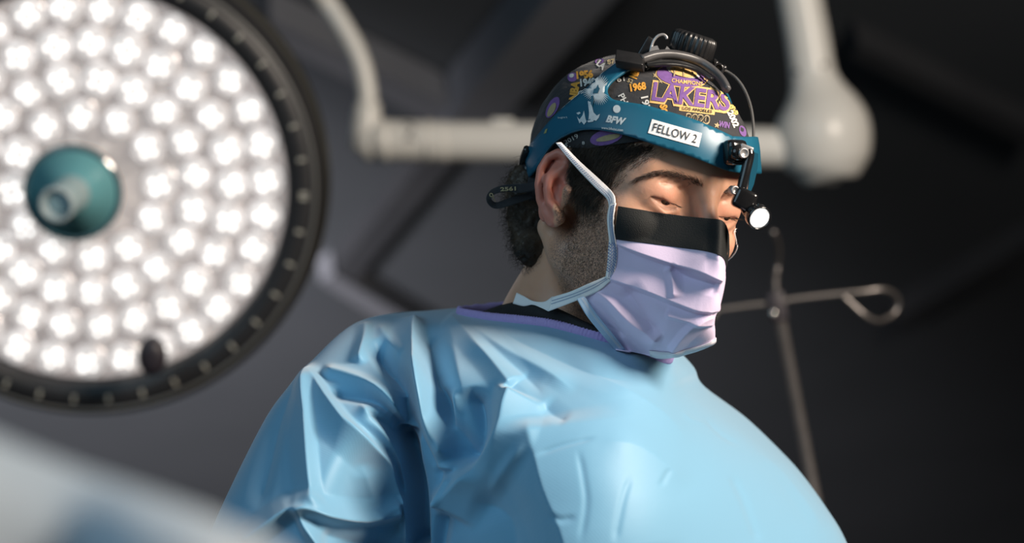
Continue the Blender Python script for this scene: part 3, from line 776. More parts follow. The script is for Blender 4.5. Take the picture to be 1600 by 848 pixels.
# monotone-ish closed spline round each ring, denser on the seen side
G_ = np.stack([catmull(rows[i], 8 * 100, True) for i in range(NROW)], 0)
sel = np.concatenate([np.linspace(0, 500, 500, endpoint=False), np.linspace(500, 800, 120, endpoint=False)]).astype(int)
G_ = G_[:, sel]
gF = grid_faces(NROW, NCOL, True)
gS = G_.reshape(-1, 3).copy()
FOLDS = [  # path, amp(m), width left, width right, sharpness, taper
 # sleeve: seam ridge and its shaded left face
 ([(487,562),(478,610),(480,660),(486,740),(492,800)], .013, 34, 16, 1.4, .1),
 ([(470,575),(440,640),(420,720),(400,800)], -.006, 26, 22, 1.6, .2),
 ([(452,600),(425,618),(405,660)], .004, 10, 10, 1.5, .3),
 # diagonal sleeve ridge
 ([(483,572),(505,612),(540,660),(575,692),(602,718),(612,750),(632,800),(636,860)], .016, 46, 13, 1.3, .08),
 ([(560,722),(575,770),(590,800)], .006, 22, 30, 1.6, .3),
 # thin folds fanning to the armpit
 ([(500,578),(540,588),(585,606),(622,640),(634,668),(636,700)], .012, 12, 16, 1.3, .1),
 ([(510,610),(548,614),(590,625),(622,660),(640,720)], -.014, 18, 14, 1.4, .12),
 ([(560,628),(590,665),(622,710),(646,770),(650,850)], .010, 22, 10, 1.3, .1),
 ([(570,640),(610,668),(632,700)], -.010, 16, 14, 1.4, .2),
 # shoulder: cone, hollow, long bright ridge
 ([(573,500),(571,530),(560,570)], .010, 20, 13, 1.5, .15),
 ([(582,530),(600,560),(628,600),(636,650),(634,690)], -.028, 20, 30, 1.4, .12),
 ([(590,505),(612,540),(626,562)], .007, 14, 16, 1.5, .2),
 ([(650,492),(648,530),(652,580),(664,625),(684,668),(706,712),(709,738)], .024, 34, 18, 1.25, .05),
 ([(709,738),(700,770),(688,800)], .010, 22, 9, 1.3, .15),
 ([(664,505),(675,560),(686,620),(702,680),(714,740)], -.028, 20, 38, 1.4, .1),
 ([(648,655),(672,700),(690,740),(690,775)], -.006, 10, 10, 1.4, .2),
 # second bright narrow ridge and hollow
 ([(708,600),(706,640),(700,690),(698,720)], .010, 14, 16, 1.5, .2),
 ([(735,600),(745,650),(738,700),(720,740)], -.024, 34, 44, 1.5, .2),
 # long ridge from the collar to the peak and below
 ([(700,490),(728,520),(757,553),(780,582),(800,607)], .010, 26, 40, 1.3, .06),
 ([(801,608),(793,632),(787,672),(764,712),(725,752),(692,794)], .022, 30, 60, 1.3, .05),
 ([(724,500),(780,540),(850,580),(900,612)], .005, 18, 40, 1.6, .2),
 # armpit crease
 ([(636,672),(640,716),(650,770),(654,860)], -.040, 14, 20, 1.2, .06),
 ([(692,800),(684,850),(680,900)], -.016, 12, 20, 1.2, .1),
 # dark lower field and the edge of the lit chest
 ([(826,650),(836,700),(852,760),(880,830),(895,900)], .016, 60, 190, 1.5, .12),
 ([(740,780),(790,810),(800,880)], -.010, 60, 60, 1.6, .2),
 ([(832,690),(790,740),(760,780)], .004, 14, 14, 1.5, .3),
 # lower sleeve peak
 ([(380,856),(420,826),(465,797),(510,806),(570,812),(625,794)], .018, 14, 34, 1.25, .06),
 ([(465,797),(478,830),(500,870)], .012, 10, 22, 1.3, .08),
 ([(500,830),(560,850),(610,850)], -.008, 26, 24, 1.5, .2),
 ([(570,812),(600,790),(640,770)], .007, 18, 14, 1.4, .2),
 ([(760,506),(840,545),(930,585),(1000,600)], -.0045, 26, 30, 1.6, .25),
 ([(735,512),(790,560),(835,600),(850,625)], -.0050, 18, 30, 1.5, .25),
 # chest: broad soft planes and hairline creases
 ([(846,628),(862,645),(888,664)], -.0040, 18, 26, 1.6, .25),
 ([(838,716),(880,700),(935,684)], -.0020, 7, 7, 1.3, .25),
 ([(903,700),(912,745),(917,789),(908,850)], -.0013, 6, 8, 1.2, .2),
 ([(986,740),(972,780),(958,850)], -.0015, 8, 8, 1.2, .2),
 ([(1046,730),(1030,762)], -.0016, 6, 6, 1.3, .3),
 ([(860,800),(880,812),(905,806)], -.0015, 9, 9, 1.3, .3),
 ([(1100,650),(1130,680),(1160,696)], -.0018, 7, 7, 1.3, .25),
 ([(1141,740),(1160,780),(1185,850)], -.0018, 7, 12, 1.3, .15),
 ([(1062,640),(1080,655),(1110,662)], .0015, 8, 10, 1.5, .3),
 ([(1180,700),(1230,745),(1290,830)], .0025, 16, 20, 1.5, .2),
 ([(880,560),(960,600),(1040,650),(1080,700)], .0040, 40, 60, 1.7, .3),
 ([(930,690),(1000,700),(1080,760)], .0030, 50, 50, 1.8, .3),
]
def sculpt(S, F, folds, noise=.0010, nscale=30, seed=4, shape=None, blur=6):
    Nn = vnormals(S, F); px = S2PX(S)
    if (Nn[:, 2] * 1.0).mean() < -2: Nn = -Nn
    front = np.clip((Nn[:, 2] + .05) / .5, 0, 1)
    h = np.zeros(len(S))
    for f in folds: h += crease(px, catmull(np.array(f[0], float), max(6, len(f[0]) * 3)), *f[1:])
    if shape is not None:
        H = h.reshape(shape)
        for _ in range(blur):
            H = .25 * np.roll(H, 1, 1) + .5 * H + .25 * np.roll(H, -1, 1)
            H[1:-1] = .25 * H[:-2] + .5 * H[1:-1] + .25 * H[2:]
        h = H.reshape(-1)
    h = h * front + noise * snoise(S, nscale, seed)
    d = Nn * .55 + np.array([0, 0, .45]); return S + d * h[:, None]
nn0 = vnormals(gS, gF)
mid = gS.reshape(NROW, NCOL, 3)[150, 250]; print('gown normal z', nn0.reshape(NROW, NCOL, 3)[150, 250])
if nn0.reshape(NROW, NCOL, 3)[150, 250][2] < 0: gF = [tuple(reversed(f)) for f in gF]
gS = sculpt(gS, gF, FOLDS, noise=.0017, nscale=20, shape=(NROW, NCOL), blur=2)
gS = smooth_mesh(gS, np.array(gF), 1, .5)
M_gown = mat('gown_fabric', (.060, .330, .55), .60, spec=.9, Sheen_Weight=.46, Sheen_Roughness=.8, Sheen_Tint=(1.0, .88, .80, 1))
def gown_mat():
    m = M_gown; tc = N(m, 'ShaderNodeTexCoord')
    wv = N(m, 'ShaderNodeTexWave', Scale=210, Distortion=.4); wv.bands_direction = 'DIAGONAL'
    L(m, tc.outputs['Object'], wv.inputs['Vector'])
    nz = N(m, 'ShaderNodeTexNoise', Scale=26, Detail=6, Roughness=.6); L(m, tc.outputs['Object'], nz.inputs['Vector'])
    ad = N(m, 'ShaderNodeMath', operation='MULTIPLY_ADD'); ad.inputs[1].default_value = .05; L(m, wv.outputs['Fac'], ad.inputs[0]); L(m, nz.outputs['Fac'], ad.inputs[2])
    b = N(m, 'ShaderNodeBump', Strength=.10, Distance=.003); L(m, ad.outputs[0], b.inputs['Height']); L(m, b.outputs['Normal'], BS(m).inputs['Normal'])
gown_mat()
gW = S2W(gS)
gown = mesh_obj('gown', gW, gF, M_gown, person)
GT = bvh(gW, gF)
# lilac binding round the neck opening: piped strip with small gathers
ring0 = gS.reshape(NROW, NCOL, 3)[0]
V_, R_ = [], []
n_ = len(ring0); cen = ring0.mean(0)
prof = [(-.004, .0), (-.003, .0022), (.001, .0028), (.0045, .0024), (.0055, .0010), (.0045, -.0010), (.001, -.0018), (-.003, -.0016)]
S_ = ring0; T_ = np.roll(S_, -1, 0) - np.roll(S_, 1, 0); T_ /= np.linalg.norm(T_, axis=1)[:, None]
out_ = S_ - cen; out_ -= T_ * (out_ * T_).sum(1)[:, None]
upd = np.cross(T_, out_); upd /= np.linalg.norm(upd, axis=1)[:, None]; upd *= np.sign(upd[:, 1:2] + 1e-9)
out_ = np.cross(upd, T_); out_ /= np.linalg.norm(out_, axis=1)[:, None]; out_ *= np.sign(((S_ - cen) * out_).sum(1))[:, None]
gat = .0003 * np.sin(np.arange(n_) * .9) * (1 + .5 * np.sin(np.arange(n_) * .23))
rings_ = np.stack([S_ + upd * (a + gat[:, None] * (1 if a > 0 else 0)) + out_ * (b + .4 * gat[:, None]) for a, b in prof], 1)
bind = rings_.reshape(-1, 3); bf = []
for i in range(n_):
    for k in range(8):
        bf.append((i * 8 + k, i * 8 + (k + 1) % 8, ((i + 1) % n_) * 8 + (k + 1) % 8, ((i + 1) % n_) * 8 + k))
M_lilac = mat('lilac_knit', (.44, .34, .66), .8); noise_bump(M_lilac, 600, .5, .001)
tag(mesh_obj('neck_binding', S2W(bind), bf, M_lilac, gown), 'lilac elastic neck binding')
def NECKC(p):
    a = H2W(NB0).reshape(3); b = H2W(NB2).reshape(3); d = b - a; t = ((p - a) @ d) / (d @ d); return a + d * t
# black shirt collar standing round the neck inside the gown
cr = [[(750,492,-.070),(800,477,-.01),(852,480,.030),(930,514,.048),(1010,540,.035),(1030,520,-.02),(960,470,-.11),(830,468,-.12)],
      [(735,520,-.08),(790,515,-.01),(850,525,.024),(935,548,.046),(1015,560,.035),(1040,540,-.02),(980,490,-.12),(820,480,-.13)]]
cr = np.array(cr, float)
top = catmull(PXS(*cr[0].T), 160, True); bot = catmull(PXS(*cr[1].T), 160, True)
mids = [bot, bot * .5 + top * .5, top]
inn = top + (top.mean(0) - top) * .06
rr_ = np.concatenate(mids + [top + (top.mean(0) - top) * .03 + np.array([0, .003, 0]), inn, inn + np.array([0, -.03, 0])])
M_black = mat('black_cotton', (.012, .012, .013), .85); noise_bump(M_black, 500, .4, .001)
CW = S2W(rr_)
for i_, p_ in enumerate(CW):
    h_ = BT.find_nearest(Vector(p_), .05)
    if h_[0] is not None:
        c_ = Vector(NECKC(p_)); o_ = (Vector(p_) - c_); rr0 = (h_[0] - c_).length
        if o_.length < rr0 + .002 + .002 * (i_ < 480): CW[i_] = np.array(c_ + o_.normalized() * (rr0 + .002 + .002 * (i_ < 480)))
mesh_obj('shirt_collar', CW, grid_faces(6, 160, True), M_black, person)
# ---------------------------------------------------------------- patterned cap
CC = np.array([-.004, 0, .022])
def shell_sdf(P):
    A = P.copy(); A[..., 1] = np.abs(A[..., 1])
    return smin(skull(P, A), ell(A, (.050, .046, .012), (.028, .017, .030)), .012)
def shell_radius(D, off):
    lo_ = np.full(len(D), .03); hi_ = np.full(len(D), .20)
    for _ in range(26):
        m = (lo_ + hi_) / 2; s = shell_sdf((CC + D * m[:, None])) - off
        lo_ = np.where(s < 0, m, lo_); hi_ = np.where(s < 0, hi_, m)
    return (lo_ + hi_) / 2
def zedge(phi):
    a = np.abs(np.degrees(np.arctan2(np.sin(phi), np.cos(phi))))
    return np.interp(a, [0, 30, 50, 70, 88, 100, 115, 135, 160, 180], [.050, .046, .036, .026, .022, .016, -.004, -.022, -.030, -.032])
NP, NT = 360, 150
phi = np.linspace(0, 2 * np.pi, NP, endpoint=False)
D_l, Tt = [], []
e_edge = np.arctan2(zedge(phi) - CC[2], .088)
for t in np.linspace(0, 1, NT):
    el = (math.pi / 2 - .01) * (1 - t) + e_edge * t
    D_l.append(np.stack([np.cos(el) * np.cos(phi), np.cos(el) * np.sin(phi), np.sin(el)], -1)); Tt.append(np.full(NP, t))
Dd = np.concatenate(D_l); Tt = np.concatenate(Tt); ph_ = np.tile(phi, NT)
rad = shell_radius(Dd, .0062)
wr = .0010 * snoise(Dd, 9, 21) + .0006 * snoise(Dd, 26, 3)
back = np.clip(-Dd[:, 0], 0, 1) * (1 - Tt) * 1.6
rad = rad + wr * np.clip((1 - Tt) * 4, 0, 1) + .0035 * back * (1 + .8 * np.sin(ph_ * 11 + Dd[:, 2] * 3)) * .8
rad += -.0035 * np.clip((Tt - .93) / .07, 0, 1) + .0012 * np.exp(-((Tt - .90) / .02) ** 2)
capL = CC + Dd * rad[:, None]
capF = grid_faces(NT, NP, True) + [tuple(range(NP - 1, -1, -1))]
inner = CC + Dd[-NP:] * (rad[-NP:] - .004)[:, None] + np.array([0, 0, .003])
capV = np.concatenate([capL, inner]); capF = capF + [(len(capL) - NP + j, len(capL) - NP + (j + 1) % NP, len(capL) + (j + 1) % NP, len(capL) + j) for j in range(NP)]
M_cap = mat('cap_cotton', (.018, .018, .021), .8, Sheen_Weight=.15); noise_color(M_cap, (.014, .014, .017), (.024, .024, .028), 40); 
tc_ = N(M_cap, 'ShaderNodeTexCoord'); nz_ = N(M_cap, 'ShaderNodeTexNoise', Scale=700, Detail=2); L(M_cap, tc_.outputs['Object'], nz_.inputs['Vector'])
bp_ = N(M_cap, 'ShaderNodeBump', Strength=.35, Distance=.0006); L(M_cap, nz_.outputs['Fac'], bp_.inputs['Height']); L(M_cap, bp_.outputs['Normal'], BS(M_cap).inputs['Normal'])
capW = H2W(capV)
cap = mesh_obj('scrub_cap', capW, capF, M_cap, person)
CT = bvh(capW, [f for f in capF if len(f) == 4])
# print on the cloth
INK = {}
def ink(key, V, F): INK.setdefault(key, []).append((V, F))
def lay(key, V2, F2, tree, lift):
    V, _ = cast_px(tree, V2, lift); ink(key, V, F2)
def word(key, s, cx, cy, h, wdt=None, rot=0, bold=.02, tree=None, lift=.0005, shear=0, arch=0, grow=1.0):
    V, F = text_mesh(s, bold, shear); V, F = refine(V, F, .22)
    ph0 = .72; sy = h / ph0; sx = sy if wdt is None else wdt / (V[:, 0].max() - V[:, 0].min())
    X = V[:, 0] * sx * 1.0; Y = V[:, 1] * sy * grow
    Y = Y - arch * (X / (wdt or 1)) ** 2
    a = math.radians(rot); P = np.stack([cx + X * math.cos(a) - Y * math.sin(a) * -1 * -1, cy - (X * math.sin(a) + Y * math.cos(a))], -1)
    P[:, 0] = cx + X * math.cos(a) - Y * math.sin(a)
    lay(key, P, F, tree or CT, lift)
def disc(key, cx, cy, rx, ry, rot=0, tree=None, lift=.0004, n=28, step=5):
    t = np.linspace(0, 2 * np.pi, n, endpoint=False); a = math.radians(rot)
    x = rx * np.cos(t); y = ry * np.sin(t)
    V, F = poly_mesh(np.stack([cx + x * math.cos(a) - y * math.sin(a), cy - (x * math.sin(a) + y * math.cos(a))], -1), step); lay(key, V, F, tree or CT, lift)
def poly(key, pts, tree=None, lift=.0004, step=5):
    V, F = poly_mesh(np.array(pts, float), step); lay(key, V, F, tree or CT, lift)
def star(key, cx, cy, r, rot=0, n=5, inner=.45, tree=None, lift=.0004):
    poly(key, [(cx + (r if k % 2 == 0 else r * inner) * math.sin(math.pi * k / n + rot), cy - (r if k % 2 == 0 else r * inner) * math.cos(math.pi * k / n + rot)) for k in range(2 * n)], tree, lift, step=max(3, r))
word('gold', 'LAKERS', 1080, 152, 31, 126, -8, .075, grow=1.0)
word('purple', 'LAKERS', 1080, 152, 28, 121, -8, .030, lift=.0010)
poly('gold', [(1062, 165), (1117, 172), (1116, 180), (1061, 173)]); word('black', 'LOS ANGELES', 1089, 172.5, 4.6, 46, -7, .02, lift=.001)
word('dimgold', '2020', 1090, 186, 14, 38, -6, .05); word('black', '2020', 1090, 186, 11, 35, -6, .0, lift=.0009)
disc('gold', 1065, 120, 41, 17.5, -8); disc('purple', 1065, 120, 39, 16, -8, lift=.0008); disc('white', 1067, 113.5, 27, 8.5, -14, lift=.0012); disc('gold', 1067, 115, 21, 7.2, -12, lift=.0016)
for a in (-.6, 0, .6): poly('dimgold', [(1067 + a * 22 - 1, 108), (1067 + a * 22 + 1, 108), (1068 + a * 24, 122), (1066 + a * 24, 122)], lift=.0020)
word('gold', 'CHAMPIONS', 1073, 130, 6, 48, -7, .02, lift=.0012)
word('orange', '1968', 997, 136, 11, 25, 8, .05)
word('white', '61', 970, 124, 8, 12, 10, .02); word('orange', 'NBA', 992, 114, 12, 18, 70, .06)
word('white', 'PH', 974, 155, 10, 16, -62, .02); word('white', '1972', 1010, 166, 11, 30, -78, .03); word('orange', 'SC', 1037, 171, 11, 14, -88, .05)
for x, y in ((1024, 118), (1033, 127), (1112, 138), (1111, 145)): star('dimgold', x, y, 4.6, .3)
word('yellow', 'LA', 1137, 148, 17, 20, -70, .06); word('white', '2002', 1145, 186, 9, 27, -66, .05); word('purple', 'WIN', 1131, 195, 9, 17, -10, .05)
word('white', '80', 1114, 125, 7, 12, -30, .03); word('white', '19', 1010, 107, 6, 10, 0, .03); word('yellow', 'MVP', 1146, 172, 9, 18, -72, .05)
word('orange', '1956', 914, 117, 11, 26, 5, .06); word('white', '1949', 919, 129, 11, 24, 5, .05); word('orange', 'NBA', 898, 142, 12, 30, 82, .06)
word('white', 'C', 908, 147, 10, 9, 20, .0); disc('purple', 864, 168, 8, 18, -28); disc('dimgold', 863, 172, 4.5, 12, -28, lift=.0008); disc('purple', 895, 121, 8, 7, 20)
disc('white', 894, 119, 4, 3, 20, lift=.0008); word('white', 'LA', 940, 102, 10, 14, -40, .04); word('dimgold', '87', 955, 97, 7, 12, 10, .04); disc('purple', 937, 96, 7, 4, 10)
disc('purple', 1160, 205, 5, 9, 20); star('dimgold', 1120, 196, 5, .2); word('dimgold', '52', 985, 127, 6, 9, -20, .02)
word('white', '2019', 893, 217, 7, 24, 28, .01); word('white', '81', 886, 229, 7, 10, -30, .01); disc('purple', 948, 214, 26, 12, 14, lift=.0006); disc('dimgold', 951, 215, 19, 4.5, 12, lift=.0010)
word('white', '72', 909, 240, 6, 9, 30, .0); word('white', '8', 912, 223, 5, 4, 0, .0)
for i in range(60):      # the rest of the print, out of this view: back and far side
    pass
INKC = {'gold': (.80, .50, .18), 'purple': (.20, .095, .31), 'dimgold': (.42, .33, .18), 'black': (.015, .015, .018), 'white': (.68, .66, .62), 'orange': (.78, .36, .05), 'yellow': (.70, .52, .16)}
def flush_ink(parent, nm, cols):
    for k, ps in INK.items():
        m = mat(k + '_ink', cols[k], .7); noise_color(m, tuple(c * .85 for c in cols[k]), cols[k], 300)
        for V, F in ps: mesh_obj(nm, V, F, m, parent, smooth=True)
    INK.clear()
flush_ink(cap, 'cloth_print', INKC)
# knotted tie of the cap behind the head
kp = lambda x, y, z: PXW(x, y, z).reshape(3)
def ribbon(pts, wid, th, m, parent, name, n=60, nrm=None, wave=0):
    """flat cloth strip: pts rows (px,py,z), wid = half width px list"""
    P = PXS(*np.array(pts, float).T); C = catmull(P, n); wd = np.interp(np.linspace(0, 1, n), np.linspace(0, 1, len(wid)), wid) * (FOCUS / FPX)
    T = np.gradient(C, axis=0); T /= np.linalg.norm(T, axis=1)[:, None]
    nn = np.tile(np.array([0, 0, 1.0]), (n, 1)) if nrm is None else np.stack([np.interp(np.linspace(0, 1, n), np.linspace(0, 1, len(nrm)), np.array(nrm, float)[:, k]) for k in range(3)], -1)
    B = np.cross(nn, T); B /= np.linalg.norm(B, axis=1)[:, None]; nn = np.cross(T, B)
    V = np.concatenate([np.stack([C + B * wd[:, None] * s + nn * (wave * math.cos(s * 4)) for s in np.linspace(-1, 1, 7)], 1).reshape(-1, 3)])
    F = grid_faces(n, 7); V2, F2 = solidify(V, F, np.repeat(nn, 7, 0), th)
    return mesh_obj(name, S2W(V2), F2, m, parent), V2, F2
o, V, F = ribbon([(838, 290, .02), (815, 294, .02), (790, 294, .02), (770, 300, .018), (764, 312, .014), (775, 321, .010), (800, 314, .012), (832, 304, .012)], [6, 7, 5.5, 4.5, 4, 5, 6, 5], .0016, M_cap, cap, 'tie_knot', 80)
TT = bvh(S2W(V), F)
word('dimgold', 'O', 768, 304, 6, 6, 40, .04, tree=TT, lift=.0008); word('dimgold', '2561', 794, 295, 6, 24, 3, .03, tree=TT, lift=.0008)
flush_ink(cap, 'cloth_print', INKC)
o, V, F = ribbon([(842, 262, .004), (834, 285, .006), (832, 305, .004), (842, 325, .0)], [9, 10, 9, 6], .0016, M_cap, cap, 'tie_knot', 30)
# ---------------------------------------------------------------- hair: nape mass, temple, sideburn
M_hair2 = mat('hair_brown', (.04, .027, .018), .5, spec=.4); noise_color(M_hair2, (.022, .015, .011), (.075, .05, .032), 60)
BLs = bvh(bV, bF)   # body in head space
rr = np.random.RandomState(31)
def body_hit_local(p, d):
    h = BLs.ray_cast(Vector(p + d * .3), Vector(-d)); return h
# nape: volume under the cap behind the ear
def nape_sdf(P):
    A = P.copy(); A[..., 1] = np.abs(A[..., 1])
    c = [hp(854, 300, .038), hp(850, 345, .034), hp(852, 388, .030)]
    d = ell(A, c[0], (.022, .040, .030)); d = smin(d, ell(A, c[1], (.019, .036, .026)), .012); d = smin(d, ell(A, c[2], (.014, .032, .020)), .012)
    d = smin(d, ell(A, (-.060, 0, -.03), (.022, .05, .04)), .02)
    return d + .0016 * np.sin(P[..., 0] * 700 + 2 * np.sin(P[..., 2] * 300)) * np.sin(P[..., 2] * 620 + P[..., 1] * 500)
nV, nF = sdf_mesh(nape_sdf, (-.13, -.09, -.11), (-.02, .09, .04), .0022)
nW = H2W(nV)
nape = mesh_obj('hair', nW, nF, M_hair2, body)
nn_ = vnormals(nW, nF); ii = rr.choice(len(nW), 5200); 
if (nn_ * (nW - nW.mean(0))).sum() < 0: nn_ = -nn_
dr = nn_[ii] * .55 + nU * -.75 + nR * -.25
V, F = strands(nW[ii] - nn_[ii] * .001, dr, .011, .00016, .0018, seg=6, seed=8, jit=.45)
mesh_obj('hair_strands', V, F, M_hair2, body)
# temple and sideburn: strands rooted on the skin inside the outline
def hair_patch(polyp, n, length, flow, rad=.00014, seed=1, jit=.25, lift=.45, name='hair_strands', dens=None):
    r = np.random.RandomState(seed); pl = np.array(polyp, float); lo_, hi_ = pl.min(0), pl.max(0); Q = []
    def inside(p):
        c = False; j = len(pl) - 1
        for i in range(len(pl)):
            if (pl[i, 1] > p[1]) != (pl[j, 1] > p[1]) and p[0] < (pl[j, 0] - pl[i, 0]) * (p[1] - pl[i, 1]) / (pl[j, 1] - pl[i, 1]) + pl[i, 0]: c = not c
            j = i
        return c
    while len(Q) < n:
        p = lo_ + (hi_ - lo_) * r.rand(2) + r.normal(size=2) * 0
        if inside(p) and (dens is None or r.rand() < dens(p)): Q.append(p + r.normal(size=2) * 1.2)
    Q = np.array(Q); W, Nn = cast_px(BT, Q, -.0004)
    fl = np.array([flow(q) for q in Q]); d3 = fl[:, :1] * nR - fl[:, 1:2] * nU
    d3 = d3 / np.linalg.norm(d3, axis=1)[:, None]; d3 = d3 - Nn * (d3 * Nn).sum(1)[:, None]; d3 = d3 + Nn * lift
    V, F = strands(W, d3, length, rad, .0006, seg=4, seed=seed, jit=jit, bend=-nT * .25 + -nU * .2)
    return mesh_obj(name, V, F, M_hair2, body)
temple = [(905, 205), (1030, 228), (1005, 236), (985, 246), (966, 262), (957, 282), (952, 300), (942, 318), (925, 322), (908, 318), (897, 300), (890, 262), (893, 240)]
hair_patch(temple, 6500, .011, lambda q: (-.35 - .5 * (q[0] > 960), 1.0), seed=4, dens=lambda p: 1 if p[1] < 300 else .55)
edge = [(985, 228), (1050, 236), (1020, 246), (990, 262), (970, 285), (962, 300), (955, 290), (968, 255)]
hair_patch(edge, 420, .008, lambda q: (-.8, .8), seed=5, rad=.00010, lift=.2)
side = [(905, 300), (945, 306), (943, 335), (930, 352), (908, 350), (898, 325)]
hair_patch(side, 700, .0055, lambda q: (.1, 1), seed=6, rad=.00010, lift=.35)
# short stubble hairs along jaw and neck
jaw = [(900, 345), (950, 330), (945, 432), (900, 450), (935, 500), (910, 490), (880, 460), (873, 440), (885, 380)]
hair_patch(jaw, 3000, .0019, lambda q: (.2, 1), seed=7, rad=.00008, lift=.9, name='beard_stubble')
# ---------------------------------------------------------------- face mask
NET = [  # rows top to bottom; columns near edge -> nose ridge -> far cheek
 [(966,322,.076),(1010,329,.088),(1065,337,.096),(1105,341,.106),(1128,345,.112),(1137,362,.085),(1137,382,.045),(1128,395,.005)],
 [(963,348,.078),(1005,357,.090),(1065,364,.100),(1105,368,.110),(1127,372,.118),(1136,385,.090),(1137,400,.050),(1127,410,.005)],
 [(959,378,.078),(1000,384,.092),(1062,392,.104),(1103,398,.118),(1127,406,.124),(1133,418,.090),(1130,430,.045),(1120,435,.00)],
 [(955,408,.076),(1000,418,.092),(1060,428,.106),(1104,432,.122),(1132,432,.122),(1130,445,.085),(1120,455,.040),(1110,460,.00)],
 [(949,438,.074),(995,450,.092),(1052,464,.108),(1100,470,.122),(1126,470,.116),(1120,480,.080),(1108,485,.035),(1098,485,.00)],
 [(905,464,.050),(968,482,.084),(1040,500,.106),(1090,502,.116),(1116,497,.108),(1110,505,.075),(1098,510,.035),(1085,508,.00)],
 [(930,505,.050),(985,520,.080),(1045,532,.098),(1095,526,.106),(1117,517,.100),(1108,520,.070),(1092,524,.03),(1078,520,.00)],
 [(962,545,.045),(1003,553,.068),(1040,558,.080),(1086,548,.090),(1117,535,.092),(1105,530,.062),(1088,530,.03),(1072,526,.00)],
]
NT_ = np.array(NET, float); NS_ = PXS(NT_[..., 0], NT_[..., 1], NT_[..., 2])
MR, MC = 260, 300
r1 = np.stack([catmull(NS_[:, j], MR) for j in range(8)], 1); mS = np.stack([catmull(r1[i], MC) for i in range(MR)], 0)
mF = grid_faces(MR, MC)
PLEATS = [
 ([(955,376),(990,391),(1047,411),(1090,423),(1130,440)], .0060, 5, 26, 1.2, .03),
 ([(1046,414),(1066,428),(1090,437),(1126,447)], -.0050, 20, 8, 1.3, .12),
 ([(952,434),(985,446),(1017,457),(1053,472),(1093,485),(1128,482)], .0055, 6, 26, 1.2, .03),
 ([(1038,492),(1066,499),(1095,505),(1116,506)], .0045, 6, 16, 1.2, .1),
 ([(930,452),(955,470),(986,500),(1012,520),(1033,535)], .0070, 24, 12, 1.2, .08),
 ([(970,445),(990,470),(1012,505),(1028,530)], -.0060, 26, 30, 1.5, .2),
 ([(1045,414),(1052,440),(1056,468)], .0045, 12, 16, 1.3, .15),
 ([(1046,552),(1070,522),(1093,502),(1118,490)], .0050, 16, 10, 1.2, .1),
 ([(925,470),(950,500),(975,530)], -.0035, 12, 12, 1.4, .2),
 ([(1000,556),(1045,556),(1085,545),(1117,532)], .0015, 5, 4, 1.2, .05),
]
mflat = mS.reshape(-1, 3)
n0 = vnormals(mflat, mF); 
if n0[MC * 100 + 120][2] < 0: mF = [tuple(reversed(f)) for f in mF]
mflat = sculpt(mflat, mF, PLEATS, noise=.0004, nscale=60, seed=8)
mflat = smooth_mesh(mflat, np.array(mF), 1, .4)
def push_out(S, clear):
    """keep cloth outside the body"""
    W = S2W(S); out = W.copy()
    for i, p in enumerate(W):
        h = BT.find_nearest(Vector(p), .03)
        if h[0] is not None:
            d = Vector(p) - h[0]; nrm = h[1]
            s = d.dot(nrm) * BSGN
            if s < clear: out[i] = np.array(h[0]) + np.array(nrm) * BSGN * clear
    return out
t_ = BT.ray_cast(CAM, Vector(PXW(1000, 380, 0).reshape(3) - nCAM)); BSGN = 1.0 if t_[1].dot(TOC) > 0 else -1.0
pxm = S2PX(mflat); Dm = PXW(pxm[:, 0], pxm[:, 1], .5) - nCAM; zb = np.full(len(mflat), -1.0)
for i in range(len(mflat)):
    h = BT.ray_cast(CAM, Vector(Dm[i]))
    if h[0] is not None: zb[i] = (np.array(h[0]) - nORG) @ nT
ZB = zb.reshape(MR, MC)
for _ in range(10):
    ZB = np.maximum(ZB, .25 * np.roll(ZB, 1, 0) + .5 * ZB + .25 * np.roll(ZB, -1, 0)) * .5 + .5 * ZB
zb = ZB.reshape(-1) + .0020; kk = .005
hh_ = np.clip(.5 + .5 * (zb - mflat[:, 2]) / kk, 0, 1); zn = zb * hh_ + mflat[:, 2] * (1 - hh_) + kk * hh_ * (1 - hh_)
zn = np.where(np.repeat(np.ones(MR), MC) * np.tile(np.linspace(0, 1, MC), MR) > .72, mflat[:, 2], zn)
mW = S2W(PXS(pxm[:, 0], pxm[:, 1], zn))
rowt = np.repeat(np.linspace(0, 1, MR), MC)
gpx = S2PX(mflat)
quadrow = np.array([f[0] // MC for f in mF])
BROW = int(MR * .268)
M_mask = mat('mask_lilac', (.72, .60, .80), .62, spec=.3, Sheen_Weight=.2, Subsurface_Weight=.0); noise_bump(M_mask, 900, .25, .0004)
M_band = mat('mask_black_mesh', (.014, .015, .015), .72, spec=.25)
def bandmat():
    m = M_band; tc = N(m, 'ShaderNodeTexCoord'); v = N(m, 'ShaderNodeTexVoronoi', Scale=1300); L(m, tc.outputs['Object'], v.inputs['Vector'])
    b = N(m, 'ShaderNodeBump', Strength=.6, Distance=.0004); L(m, v.outputs['Distance'], b.inputs['Height']); L(m, b.outputs['Normal'], BS(m).inputs['Normal'])
bandmat()
def sub(rows0, rows1):
    F = [f for f, q in zip(mF, quadrow) if rows0 <= q < rows1]; used_ = sorted({i for f in F for i in f}); mp = {a: b for b, a in enumerate(used_)}
    return np.array(used_), [tuple(mp[i] for i in f) for f in F]
nmW = vnormals(mW, mF)
if nmW[MC * 100 + 120] @ nT < 0: nmW = -nmW
idx_, F_ = sub(BROW - 5, MR); V2, F2 = solidify(mW[idx_], F_, nmW[idx_], .0010)
mask = mesh_obj('face_mask', V2, F2, M_mask, person)
idx_, F_ = sub(0, BROW); Vb = (mW + nmW * .0007)[idx_]; V2, F2 = solidify(Vb, F_, nmW[idx_], .0006)
